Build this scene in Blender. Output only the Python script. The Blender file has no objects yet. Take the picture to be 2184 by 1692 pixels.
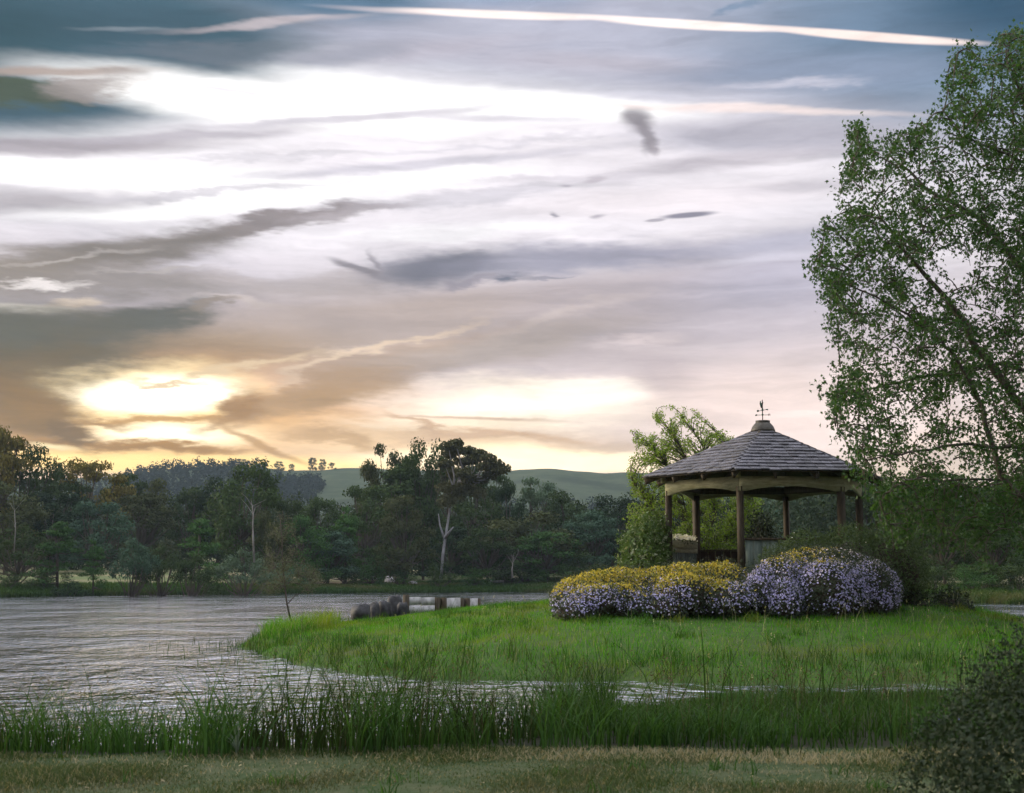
import bpy, math
import numpy as np
from mathutils import Vector, Matrix

# ------------------------------------------------------------------ camera
scene = bpy.context.scene
COL = scene.collection
CAM = np.array((0.0, 0.0, 1.70))
FPX = 3026.0                      # focal length in reference units (picture 2184 x 1692)
PITCH = math.radians(7.19)
cam_data = bpy.data.cameras.new('camera')
cam = bpy.data.objects.new('camera', cam_data)
COL.objects.link(cam)
cam.location = CAM
cam.rotation_euler = (math.radians(90) + PITCH, 0, 0)
cam_data.sensor_width = 36.0
cam_data.lens = 36.0 * FPX / 2184.0
cam_data.clip_start = 0.1
cam_data.clip_end = 6000.0
cam_data.dof.use_dof = True
cam_data.dof.focus_distance = 34.0
cam_data.dof.aperture_fstop = 4.5
scene.camera = cam

# ------------------------------------------------------------------ colour / exposure
EXPOSURE = 0.75
scene.view_settings.view_transform = 'Standard'
scene.view_settings.look = 'None'
scene.view_settings.exposure = EXPOSURE
scene.view_settings.gamma = 1.0
scene.view_settings.use_curve_mapping = False
scene.render.engine = 'CYCLES'
scene.cycles.max_bounces = 6
scene.cycles.diffuse_bounces = 3
scene.cycles.glossy_bounces = 3
scene.cycles.transmission_bounces = 4
scene.cycles.transparent_max_bounces = 8
scene.cycles.volume_bounces = 1
scene.cycles.use_adaptive_sampling = True
scene.cycles.adaptive_threshold = 0.02
scene.cycles.use_denoising = True
scene.cycles.caustics_reflective = False
scene.cycles.caustics_refractive = False


def ray(px, py):
    """unit direction through a point of the 2184 x 1692 picture"""
    u = (px - 1092.0) / FPX
    v = (846.0 - py) / FPX
    c, s = math.cos(PITCH), math.sin(PITCH)
    d = np.array((u, c - v * s, s + v * c))
    return d / np.linalg.norm(d)


def at(px, py, Y):
    d = ray(px, py)
    return CAM + d * (Y / d[1])


def azel(px, py):
    d = ray(px, py)
    return math.degrees(math.atan2(d[0], d[1])), math.degrees(math.asin(d[2]))


def lin(c):
    c = np.array(c, float) / 255.0
    return np.where(c <= 0.04045, c / 12.92, ((c + 0.055) / 1.055) ** 2.4)

# ------------------------------------------------------------------ sky
SUN_AZ, SUN_EL = math.radians(-68.0), math.radians(16.0)
SKY_STRENGTH = 0.1
world = bpy.data.worlds.new('World')
scene.world = world
world.use_nodes = True
world.cycles.sampling_method = 'NONE'
NT = world.node_tree
NT.nodes.clear()
N = lambda t, **k: _node(NT, t, **k)


def _node(nt, t, **k):
    n = nt.nodes.new(t)
    for a, b in k.items():
        setattr(n, a, b)
    return n


def link(nt, a, b):
    nt.links.new(a, b)


def math_node(nt, op, a, b=None, c=None, clamp=False):
    n = nt.nodes.new('ShaderNodeMath')
    n.operation = op
    n.use_clamp = clamp
    for i, x in enumerate((a, b, c)):
        if x is None:
            continue
        if isinstance(x, (int, float)):
            n.inputs[i].default_value = x
        else:
            nt.links.new(x, n.inputs[i])
    return n.outputs[0]


def vec_node(nt, op, a, b=None):
    n = nt.nodes.new('ShaderNodeVectorMath')
    n.operation = op
    for i, x in enumerate((a, b)):
        if x is None:
            continue
        if isinstance(x, (tuple, list)):
            n.inputs[i].default_value = x
        else:
            nt.links.new(x, n.inputs[i])
    return n.outputs[0]


def mix_color(nt, fac, a, b, blend='MIX'):
    n = nt.nodes.new('ShaderNodeMix')
    n.data_type = 'RGBA'
    n.blend_type = blend
    for i, x in ((0, fac), (6, a), (7, b)):
        if isinstance(x, (int, float)):
            n.inputs[i].default_value = x
        elif isinstance(x, (tuple, list, np.ndarray)):
            x = tuple(float(q) for q in x)
            n.inputs[i].default_value = x if len(x) == 4 else x + (1.0,)
        else:
            nt.links.new(x, n.inputs[i])
    return n.outputs[2]


def noise_node(nt, vec, scale, detail=4, rough=0.55, out='Fac', dist=0.0):
    n = nt.nodes.new('ShaderNodeTexNoise')
    n.inputs['Scale'].default_value = scale
    n.inputs['Detail'].default_value = detail
    n.inputs['Roughness'].default_value = rough
    n.inputs['Distortion'].default_value = dist
    if vec is not None:
        nt.links.new(vec, n.inputs['Vector'])
    return n.outputs[out]


def map_range(nt, v, a, b, c, d, kind='SMOOTHSTEP'):
    n = nt.nodes.new('ShaderNodeMapRange')
    n.interpolation_type = kind
    nt.links.new(v, n.inputs[0])
    for i, x in enumerate((a, b, c, d)):
        n.inputs[1 + i].default_value = x
    return n.outputs[0]


GAIN = 1.06 / (SKY_STRENGTH * 2 ** EXPOSURE)
tc = N('ShaderNodeTexCoord')
sep = N('ShaderNodeSeparateXYZ')
link(NT, tc.outputs['Generated'], sep.inputs[0])
dx, dy, dz = sep.outputs
AZ = math_node(NT, 'MULTIPLY', math_node(NT, 'ARCTAN2', dx, dy), 57.29578)
EL = math_node(NT, 'MULTIPLY', math_node(NT, 'ARCSINE', dz), 57.29578)
cmb = N('ShaderNodeCombineXYZ')
link(NT, AZ, cmb.inputs[0]); link(NT, EL, cmb.inputs[1])
S0 = cmb.outputs[0]
# streaky cloud noise lives on the direction itself, so it closes round the whole sky
stretch = N('ShaderNodeMapping')
link(NT, tc.outputs['Generated'], stretch.inputs['Vector'])
stretch.inputs['Rotation'].default_value = (0, math.radians(7), 0)
stretch.inputs['Scale'].default_value = (1.0, 1.0, 4.2)
SV = stretch.outputs[0]
nA = noise_node(NT, SV, 5.0, 5, 0.58, 'Color')
nB = noise_node(NT, SV, 17.0, 5, 0.62, 'Color')
nC = noise_node(NT, SV, 55.0, 4, 0.6, 'Color')
wC = vec_node(NT, 'MULTIPLY', vec_node(NT, 'SUBTRACT', nC, (0.5, 0.5, 0.5)), (0.9, 0.35, 0))
wA = vec_node(NT, 'MULTIPLY', vec_node(NT, 'SUBTRACT', nA, (0.5, 0.5, 0.5)), (6.0, 2.4, 0))
wB = vec_node(NT, 'MULTIPLY', vec_node(NT, 'SUBTRACT', nB, (0.5, 0.5, 0.5)), (3.2, 1.15, 0))
S1 = vec_node(NT, 'ADD', S0, vec_node(NT, 'MULTIPLY', wA, (0.5, 0.35, 0)))
S1 = vec_node(NT, 'ADD', S1, vec_node(NT, 'MULTIPLY', wB, (0.3, 0.25, 0)))
S2 = vec_node(NT, 'ADD', vec_node(NT, 'ADD', vec_node(NT, 'ADD', S0, wA), wB), wC)
S1 = vec_node(NT, 'ADD', S1, vec_node(NT, 'MULTIPLY', wC, (0.3, 0.3, 0)))
COORD = {0: S0, 1: S1, 2: S2}

ramp = N('ShaderNodeValToRGB')
link(NT, map_range(NT, EL, -5.0, 95.0, 0.0, 1.0, 'LINEAR'), ramp.inputs[0])
stops = [(-5, (190, 165, 150)), (-0.5, (246, 214, 180)), (3.5, (246, 218, 192)), (6.5, (236, 213, 206)), (10.5, (214, 202, 208)),
         (14.5, (232, 226, 232)), (18.0, (205, 200, 212)), (23.0, (160, 171, 192)), (34, (192, 198, 212)),
         (55, (226, 228, 234)), (95, (232, 234, 240))]
els = ramp.color_ramp.elements
while len(els) < len(stops):
    els.new(0.5)
for e, (el, c) in zip(els, stops):
    e.position = (el + 5.0) / 100.0
    e.color = tuple(lin(c)) + (1.0,)
col = ramp.outputs[0]
# streaks of thinner and thicker cloud everywhere
cover = noise_node(NT, SV, 3.2, 6, 0.6, 'Fac', 0.3)
col = mix_color(NT, map_range(NT, cover, 0.50, 0.75, 0.0, 0.38), col, tuple(lin((140, 140, 156))))
col = mix_color(NT, map_range(NT, cover, 0.30, 0.50, 0.5, 0.0), col, tuple(lin((250, 244, 245)) * 1.3))


def blob(cx, cy, rx, ry, rot, c, a=1.0, edge=0.6, lv=1, rad=1.0):
    """one cloud or gap: an ellipse in azimuth and elevation, its edge torn by the noise"""
    global col
    az, el = azel(cx, cy)
    m = N('ShaderNodeMapping', vector_type='TEXTURE')
    link(NT, COORD[lv], m.inputs['Vector'])
    m.inputs['Location'].default_value = (az, el, 0)
    m.inputs['Rotation'].default_value = (0, 0, math.radians(rot))
    m.inputs['Scale'].default_value = (rx / 52.8, ry / 52.8, 1)
    g = N('ShaderNodeTexGradient', gradient_type='SPHERICAL')
    link(NT, m.outputs[0], g.inputs[0])
    f = map_range(NT, g.outputs['Fac'], 0.0, edge, 0.0, a)
    col = mix_color(NT, f, col, tuple(lin(c) * rad))

CLOUDS = [
    # upper sky: lavender veil, blue corner, dark cloud at top left
    (1150, 70, 1250, 170, -2, (182, 182, 198), .9, .5, 1),
    (2000, 60, 720, 330, -8, (112, 136, 162), .95, .8, 1),
    (2230, -20, 420, 190, 0, (44, 80, 106), .95, .8, 1),
    (1750, 150, 500, 60, -3, (144, 156, 180), .7, .8, 1),
    (1650, 186, 190, 20, 2, (208, 206, 220), .8, .9, 2),
    (1550, 20, 80, 14, 12, (120, 140, 165), .8, .7, 2),
    (700, -10, 420, 75, 0, (86, 118, 144), .95, .7, 1),
    (1080, -10, 330, 40, 0, (150, 166, 194), .8, .8, 1),
    # the bright thin deck
    (560, 310, 1250, 240, -1, (252, 247, 250), 1, .5, 1, 1.08),
    (1050, 400, 1100, 220, 2, (244, 236, 242), .9, .7, 1, 1.04),
    (-90, 92, 900, 215, 5, (64, 92, 106), 1, .4, 1),
    (-120, 60, 420, 130, 3, (40, 70, 78), .9, .8, 1),
    (430, 112, 330, 34, 3, (104, 112, 122), .85, .8, 2),
    (560, 52, 330, 12, 7, (205, 192, 194), .75, .8, 1),
    (250, 58, 150, 7, 6, (150, 158, 165), .6, .9, 1),
    (900, 105, 420, 30, 6, (192, 186, 198), .8, .9, 1),
    (1250, 130, 420, 36, -3, (196, 190, 202), .8, .9, 1),
    (760, 116, 220, 26, 10, (160, 162, 176), .7, .9, 1),
    # brightest gaps
    (560, 215, 640, 62, -3, (255, 252, 250), 1, .6, 1, 1.25),
    (1040, 212, 620, 40, -5, (255, 253, 252), 1, .6, 1, 1.25),
    (300, 370, 460, 44, 3, (255, 252, 250), .95, .8, 1, 1.12),
    (760, 390, 560, 40, 5, (255, 252, 252), .9, .8, 2, 1.2),
    (420, 440, 520, 26, 6, (253, 250, 250), .9, .7, 1, 1.3),
    (1000, 500, 360, 26, 3, (248, 244, 246), .8, .8, 2, 1.15),
    (1560, 238, 520, 13, -4.5, (248, 230, 226), .9, .8, 1, 1.1),
    (1420, 430, 460, 46, 1, (244, 234, 238), .8, .8, 1, 1.05),
    # dark tongue at the left
    (-30, 185, 230, 40, 2, (74, 84, 62), 1, .5, 2),
    (110, 152, 300, 13, 6, (170, 150, 138), .85, .8, 1),
    (170, 180, 130, 26, 14, (160, 148, 142), .85, .8, 2),
    # streaks across the bright deck
    (60, 310, 560, 27, 5.5, (172, 162, 168), .9, .7, 1),
    (420, 288, 420, 14, 6, (196, 188, 196), .8, .8, 1),
    (760, 252, 560, 15, 6, (206, 199, 208), .85, .8, 1),
    (1080, 250, 300, 12, -2, (222, 216, 224), .8, .9, 1),
    (-20, 422, 480, 36, 5, (186, 178, 182), .9, .8, 1),
    (380, 398, 460, 15, 5, (214, 208, 214), .8, .8, 2),
    (900, 350, 640, 16, 5, (214, 208, 218), .85, .8, 1),
    (620, 320, 420, 10, 4, (226, 220, 226), .7, .9, 2),
    (500, 192, 170, 8, -4, (222, 216, 224), .7, .9, 1),
    (1100, 300, 420, 12, 3, (224, 218, 226), .7, .9, 2),
    (1000, 425, 620, 24, 6, (214, 208, 216), .8, .8, 2),
    (1240, 380, 420, 14, 2, (222, 214, 222), .7, .9, 2),
    (1680, 296, 480, 50, -3, (184, 180, 192), .9, .7, 1),
    (1560, 345, 330, 26, 3, (198, 189, 197), .75, .8, 1),
    (1720, 400, 260, 20, 2, (206, 198, 206), .7, .9, 1),
    # small dark puff and flecks
    (1364, 256, 60, 34, -14, (140, 132, 138), .9, .8, 1),
    (1384, 292, 26, 52, 24, (146, 138, 144), .9, .8, 1),
    (1405, 320, 30, 12, -40, (168, 158, 164), .8, .8, 1),
    (1468, 459, 78, 8, 3, (128, 124, 140), .9, .6, 0),
    (1398, 470, 30, 5, 3, (165, 158, 168), .8, .6, 0),
    (1189, 460, 13, 9, 20, (150, 144, 156), .8, .9, 1),
    (1280, 464, 24, 7, 6, (176, 168, 178), .8, .9, 1),
    (1275, 383, 40, 10, 6, (200, 190, 198), .8, .8, 1),
    (1215, 398, 26, 7, 0, (188, 180, 188), .8, .9, 1),
    # wisps at the left
    (570, 478, 340, 32, 9, (146, 134, 133), .95, .65, 2),
    (760, 455, 200, 14, 10, (186, 176, 180), .8, .9, 2),
    (250, 535, 400, 62, 12, (132, 121, 112), .95, .75, 2),
    (60, 585, 300, 84, 5, (140, 127, 114), .95, .85, 2),
    (330, 612, 440, 54, 2, (146, 135, 129), .9, .8, 2),
    (700, 602, 420, 36, 1, (186, 174, 173), .85, .8, 2),
    (150, 552, 200, 10, 12, (190, 180, 174), .7, .9, 2),
    (330, 580, 200, 9, 8, (184, 174, 168), .7, .9, 2),
    (100, 612, 150, 12, 2, (250, 240, 236), .9, .8, 2),
    (40, 660, 170, 14, 1, (255, 246, 234), 1, .6, 1, 1.3),
    (170, 652, 70, 20, 8, (248, 226, 204), .9, .8, 2),
    (560, 648, 220, 13, 1, (232, 218, 214), .8, .8, 2),
    (780, 655, 260, 10, 2, (228, 214, 212), .7, .8, 2),
    # mauve sheet through the middle, warmer to the left and below
    (900, 705, 980, 120, 3, (182, 164, 156), .95, .6, 1),
    (420, 750, 520, 80, 2, (166, 140, 114), .95, .8, 1),
    (1420, 650, 540, 170, 8, (188, 175, 179), .9, .8, 1),
    (1680, 590, 380, 150, 4, (190, 184, 200), .85, .9, 1),
    (1650, 548, 240, 14, 3, (222, 216, 229), .7, .9, 1),
    (1180, 690, 320, 20, 14, (212, 195, 189), .6, .9, 2),
    (1000, 575, 280, 60, 3, (120, 118, 131), .95, .85, 2),
    (900, 590, 160, 40, 0, (112, 110, 122), .8, .9, 1),
    (1310, 545, 420, 56, 7, (158, 155, 172), .9, .85, 2),
    (775, 575, 90, 12, -20, (128, 120, 126), .85, .8, 1),
    (818, 566, 12, 44, 16, (148, 140, 147), .8, .9, 1),
    (1118, 604, 56, 18, 4, (108, 109, 123), .95, .85, 2),
    (1030, 616, 100, 14, 12, (144, 136, 146), .8, .8, 2),
    (1190, 602, 60, 8, 4, (150, 145, 156), .8, .8, 2),
    (1700, 510, 300, 40, 4, (182, 180, 198), .7, .9, 1),
    (1400, 738, 120, 20, 5, (226, 208, 207), .85, .9, 2),
    (860, 752, 160, 20, 8, (224, 202, 190), .7, .9, 2),
    # golden air round the hidden sun
    (330, 900, 780, 190, 1, (240, 176, 86), 1, .9, 1, 1.12),
    (900, 960, 640, 110, 0, (246, 208, 160), .9, .9, 1, 1.1),
    # dark mass low at the left, sinking into an orange swirl
    (20, 735, 470, 120, 3, (98, 87, 64), 1, .7, 2),
    (60, 700, 300, 60, 2, (92, 86, 70), .9, .8, 1),
    (310, 690, 220, 46, 14, (92, 88, 76), .95, .8, 2),
    (440, 662, 110, 12, 14, (146, 130, 116), .8, .8, 2),
    (-10, 830, 220, 120, 0, (104, 82, 44), 1, .8, 2),
    (60, 790, 260, 70, 24, (112, 90, 54), .95, .9, 2),
    # sunset glow and its bars
    (315, 842, 300, 84, 3, (255, 232, 178), 1, .95, 2, 1.8),
    (330, 840, 240, 50, 3, (255, 250, 232), 1, .95, 1, 2.4),
    (340, 926, 290, 44, 0, (255, 238, 200), 1, .9, 1, 1.8),
    (300, 894, 440, 15, 1, (206, 154, 78), .95, .8, 2),
    (330, 816, 150, 9, -3, (210, 172, 122), .85, .9, 2),
    (440, 806, 90, 12, 8, (232, 200, 152), .8, .9, 2),
    (30, 880, 200, 100, -24, (140, 102, 44), 1, .8, 2),
    (300, 990, 760, 34, 0, (255, 212, 132), 1, .7, 1, 1.4),
    (300, 957, 360, 17, -1, (176, 124, 42), 1, .75, 2),
    (120, 925, 100, 34, -34, (122, 86, 30), .95, .8, 2),
    (200, 900, 90, 12, -14, (170, 126, 66), .8, .9, 2),
    (100, 955, 70, 10, -6, (252, 226, 170), .9, .8, 1, 1.3),
    # brown cloud rising to the right
    (800, 808, 440, 60, 17, (186, 156, 130), .95, .75, 2),
    (1080, 750, 460, 58, 11, (182, 166, 158), .9, .85, 2),
    (640, 866, 270, 58, 12, (180, 142, 98), .95, .8, 2),
    (505, 868, 80, 62, 20, (160, 116, 62), .95, .85, 2),
    (470, 905, 60, 26, 30, (178, 134, 78), .8, .9, 2),
    (560, 950, 150, 13, -24, (188, 142, 84), .85, .8, 1),
    (720, 945, 170, 18, -6, (198, 156, 106), .8, .8, 2),
    (790, 765, 330, 14, 20, (236, 208, 178), .75, .9, 2),
    (560, 790, 260, 14, 8, (240, 212, 172), .7, .9, 2),
    (1120, 866, 430, 70, 1, (255, 238, 214), 1, 1.0, 2, 1.5),
    (1270, 836, 160, 36, 2, (255, 244, 230), .9, .8, 1, 1.3),
    (960, 908, 330, 22, 2, (252, 228, 198), .85, .8, 2, 1.15),
    (1010, 893, 280, 6, -1, (218, 184, 156), .85, .8, 1),
    (880, 912, 100, 15, -24, (202, 162, 124), .85, .9, 2),
    (1060, 936, 330, 20, 0, (216, 178, 142), .95, .8, 2),
    (1120, 984, 480, 42, 0, (255, 228, 188), 1, .6, 1, 1.6),
    (1330, 940, 160, 18, 6, (228, 196, 168), .8, .9, 2),
    (1420, 800, 120, 60, -20, (200, 183, 184), .85, .8, 1),
    (1640, 890, 440, 150, 0, (246, 222, 213), 1, .8, 1, 1.1),
    (1560, 700, 240, 60, 0, (200, 188, 195), .7, .9, 1),
    # vapour trail
    (900, 26, 300, 9, -1.0, (226, 212, 214), .8, .9, 0),
]
for b in CLOUDS:
    blob(*b)


def streak(x1, y1, x2, y2, w, c, a, edge, lv, rad):
    (a1, e1), (a2, e2) = azel(x1, y1), azel(x2, y2)
    L = math.hypot(a2 - a1, e2 - e1) * 26.4
    mx, my = (x1 + x2) / 2, (y1 + y2) / 2
    blob(mx, my, L * 1.12, w, math.degrees(math.atan2(e2 - e1, a2 - a1)), c, a, edge, lv, rad)


# vapour trail, in three lengths that follow its bend
streak(820, 22, 1330, 42, 11, (255, 238, 232), 1, .55, 0, 1.15)
streak(1220, 37, 1720, 68, 12, (255, 238, 232), 1, .5, 0, 1.15)
streak(1600, 59, 2120, 98, 12, (255, 234, 226), 1, .5, 0, 1.1)
# fine texture of the whole deck
fine = noise_node(NT, SV, 11.0, 6, 0.62, 'Fac', 0.2)
lift = map_range(NT, EL, 26.0, 60.0, 1.0, 2.3)  # overhead sky brightened beyond the view, added to light the land
col = mix_color(NT, 1.0, col, lift, 'MULTIPLY')
st1 = N('ShaderNodeMapping')
link(NT, tc.outputs['Generated'], st1.inputs['Vector'])
st1.inputs['Rotation'].default_value = (0, math.radians(5), 0)
st1.inputs['Scale'].default_value = (1.0, 1.0, 11.0)
wisp = noise_node(NT, vec_node(NT, 'ADD', st1.outputs[0], vec_node(NT, 'MULTIPLY', nA, (0.25, 0.25, 0.5))), 7.0, 6, 0.62, 'Fac', 0.4)
wv_ = map_range(NT, wisp, 0.33, 0.67, 0.88, 1.13, 'LINEAR')
col = mix_color(NT, 1.0, col, wv_, 'MULTIPLY')
fv = map_range(NT, fine, 0.25, 0.75, 0.90, 1.08, 'LINEAR')
col = mix_color(NT, 1.0, col, fv, 'MULTIPLY')
col = mix_color(NT, 1.0, col, (GAIN, GAIN, GAIN), 'MULTIPLY')
sky = N('ShaderNodeTexSky', sky_type='NISHITA')
sky.sun_disc = False
sky.sun_elevation = SUN_EL
sky.sun_rotation = SUN_AZ
sky.altitude = 600
col = mix_color(NT, 0.04, col, sky.outputs[0])
bg = N('ShaderNodeBackground')
bg.inputs['Strength'].default_value = SKY_STRENGTH
link(NT, col, bg.inputs['Color'])
wo = N('ShaderNodeOutputWorld')
link(NT, bg.outputs[0], wo.inputs['Surface'])

# ------------------------------------------------------------------ sun behind thin cloud
sun_data = bpy.data.lights.new('sun', 'SUN')
sun_data.energy = 2.4
sun_data.angle = math.radians(30)
sun_data.color = (1.0, 0.84, 0.62)
sun = bpy.data.objects.new('sun', sun_data)
COL.objects.link(sun)
to_sun = Vector((math.sin(SUN_AZ) * math.cos(SUN_EL), math.cos(SUN_AZ) * math.cos(SUN_EL), math.sin(SUN_EL)))
sun.rotation_euler = to_sun.to_track_quat('Z', 'Y').to_euler()
sun.location = (-30, 100, 60)

# ================================================================== tools
def tag(o, label=None, cat=None, group=None, kind=None):
    for k, v in (('label', label), ('category', cat), ('group', group), ('kind', kind)):
        if v:
            o[k] = v
    return o


def empty(name, loc=(0, 0, 0), rz=0.0, parent=None):
    o = bpy.data.objects.new(name, None)
    COL.objects.link(o)
    o.location = tuple(float(v) for v in loc)
    o.rotation_euler = (0, 0, rz)
    o.empty_display_size = 0.2
    o.parent = parent
    return o


class MB:
    """collects vertices and faces, then links them as one mesh object"""
    def __init__(self):
        self.V, self.F, self.n, self.C = [], [], 0, []

    def add(self, V, F):
        V = np.asarray(V, float).reshape(-1, 3)
        self.V.append(V)
        for f in (F if isinstance(F, list) else [F]):
            f = np.asarray(f, int)
            self.F.append(f.reshape(-1, f.shape[-1]) + self.n)
        self.n += len(V)
        return self

    def box(self, c, s, R=None):
        x, y, z = (np.array(s, float) / 2)
        V = np.array([(-x, -y, -z), (x, -y, -z), (x, y, -z), (-x, y, -z), (-x, -y, z), (x, -y, z), (x, y, z), (-x, y, z)])
        if R is not None:
            V = V @ np.asarray(R).T
        return self.add(V + np.array(c, float), BOXF)

    def bar(self, a, b, w, h, up=(0, 0, 1)):
        a, b = np.array(a, float), np.array(b, float)
        d = b - a
        L = np.linalg.norm(d)
        d /= L
        s = np.cross(d, up)
        s /= np.linalg.norm(s)
        u = np.cross(s, d)
        return self.box((a + b) / 2, (L, w, h), np.stack([d, s, u], 1))

    def tube(self, pts, rad, sides=6, cap=True):
        pts = np.asarray(pts, float)
        rad = np.broadcast_to(np.asarray(rad, float), (len(pts),))
        d = np.gradient(pts, axis=0)
        d /= np.linalg.norm(d, axis=1, keepdims=True) + 1e-9
        ref = np.array((0.31, 0.95, 0.05)) if abs(d[:, 1]).mean() < 0.8 else np.array((1.0, 0.1, 0.0))
        s = np.cross(d, ref)
        s /= np.linalg.norm(s, axis=1, keepdims=True) + 1e-9
        u = np.cross(d, s)
        a = np.arange(sides) * 2 * np.pi / sides
        V = pts[:, None] + rad[:, None, None] * (np.cos(a)[None, :, None] * s[:, None] + np.sin(a)[None, :, None] * u[:, None])
        k = len(pts)
        i, j = np.meshgrid(np.arange(k - 1), np.arange(sides), indexing='ij')
        j2 = (j + 1) % sides
        F = np.stack([i * sides + j, i * sides + j2, (i + 1) * sides + j2, (i + 1) * sides + j], -1).reshape(-1, 4)
        Fs = [F]
        if cap:
            Fs += [np.arange(sides)[None, ::-1], (k - 1) * sides + np.arange(sides)[None]]
        return self.add(V.reshape(-1, 3), Fs)

    def lathe(self, prof, sides=16, c=(0, 0, 0)):
        prof = np.asarray(prof, float)
        a = np.arange(sides) * 2 * np.pi / sides
        V = np.stack([prof[:, 0, None] * np.cos(a), prof[:, 0, None] * np.sin(a), np.repeat(prof[:, 1, None], sides, 1)], -1)
        k = len(prof)
        i, j = np.meshgrid(np.arange(k - 1), np.arange(sides), indexing='ij')
        j2 = (j + 1) % sides
        F = np.stack([i * sides + j, i * sides + j2, (i + 1) * sides + j2, (i + 1) * sides + j], -1).reshape(-1, 4)
        return self.add(V.reshape(-1, 3) + np.array(c), [F, np.arange(sides)[None, ::-1], (k - 1) * sides + np.arange(sides)[None]])

    def prism(self, poly, thick, origin, ex, ey):
        """flat outline poly (2-D) in the plane ex, ey pushed to a thickness"""
        poly = np.asarray(poly, float)
        ex, ey = np.array(ex, float), np.array(ey, float)
        ez = np.cross(ex, ey)
        A = np.array(origin, float) + poly[:, :1] * ex + poly[:, 1:] * ey
        n = len(poly)
        V = np.concatenate([A - ez * thick / 2, A + ez * thick / 2])
        i = np.arange(n)
        j = (i + 1) % n
        return self.add(V, [i[None, ::-1], (n + i)[None], np.stack([i, j, n + j, n + i], 1)])

    def mesh(self, name, smooth=False):
        V = np.concatenate(self.V) if self.V else np.zeros((0, 3))
        me = bpy.data.meshes.new(name)
        me.vertices.add(len(V))
        me.vertices.foreach_set('co', V.astype(np.float32).ravel())
        cnt = np.concatenate([np.full(len(f), f.shape[1]) for f in self.F])
        loops = np.concatenate([f.ravel() for f in self.F])
        me.loops.add(len(loops))
        me.loops.foreach_set('vertex_index', loops.astype(np.int32))
        me.polygons.add(len(cnt))
        st = np.concatenate([[0], np.cumsum(cnt)[:-1]])
        me.polygons.foreach_set('loop_start', st.astype(np.int32))
        if smooth:
            me.polygons.foreach_set('use_smooth', np.ones(len(cnt), bool))
        me.update(calc_edges=True)
        return me

    def build(self, name, mat, parent=None, smooth=False, loc=None):
        me = self.mesh(name, smooth)
        return link_mesh(name, me, mat, parent, loc)


BOXF = np.array([(0, 3, 2, 1), (4, 5, 6, 7), (0, 1, 5, 4), (1, 2, 6, 5), (2, 3, 7, 6), (3, 0, 4, 7)])


def link_mesh(name, me, mat=None, parent=None, loc=None, rot=None, scale=None):
    if mat is not None and not me.materials:
        me.materials.append(mat)
    o = bpy.data.objects.new(name, me)
    COL.objects.link(o)
    o.parent = parent
    if loc is not None:
        o.location = tuple(float(v) for v in loc)
    if rot is not None:
        o.rotation_euler = rot
    if scale is not None:
        o.scale = scale
    return o


def unit(v):
    return v / (np.linalg.norm(v, axis=-1, keepdims=True) + 1e-9)


def frames(n, rng):
    """two random axes across each direction n"""
    r = rng.normal(size=n.shape)
    t = unit(np.cross(n, r))
    return t, np.cross(n, t)


def leaf_cards(p, n, L, W, rng, droop=0.0):
    """one pointed leaf (a folded diamond) for every point p, facing n"""
    t, b = frames(n, rng)
    if droop:
        t = unit(t + np.array((0, 0, -droop)))
        b = unit(np.cross(n, t))
    L = np.broadcast_to(L, (len(p),))[:, None]
    W = np.broadcast_to(W, (len(p),))[:, None]
    V = np.stack([p - t * L / 2, p + b * W / 2 + t * L * 0.05, p + t * L / 2, p - b * W / 2 + t * L * 0.05], 1)
    F = np.arange(len(p) * 4).reshape(-1, 4)
    return V.reshape(-1, 3), F


STAR = []
for _k in range(10):
    _a = math.pi / 2 + _k * math.pi / 5
    _r = (0.5, 0.19)[_k % 2] * (1.0 if _k in (0, 1, 9) else (0.92 if _k in (2, 8, 3, 7) else 0.72))
    STAR.append((_r * math.cos(_a), _r * math.sin(_a)))
STAR = np.array(STAR)


def star_leaves(p, n, size, rng, droop=0.8):
    t, b = frames(n, rng)
    t = unit(t + np.array((0, 0, -droop)))
    b = unit(np.cross(n, t))
    nn = np.cross(t, b)
    s = np.broadcast_to(size, (len(p),))[:, None, None]
    V = p[:, None] + s * (STAR[None, :, :1] * b[:, None] + STAR[None, :, 1:] * t[:, None] - 0.5 * (STAR[None, :, :1] ** 2) * nn[:, None])
    c = p[:, None] + 0 * V[:, :1]
    V = np.concatenate([c, V], 1)
    base = (np.arange(len(p)) * 11)[:, None, None]
    k = np.arange(10)
    F = np.stack([np.zeros(10, int), 1 + k, 1 + (k + 1) % 10], 1)[None] + base
    return V.reshape(-1, 3), F.reshape(-1, 3)


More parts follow.
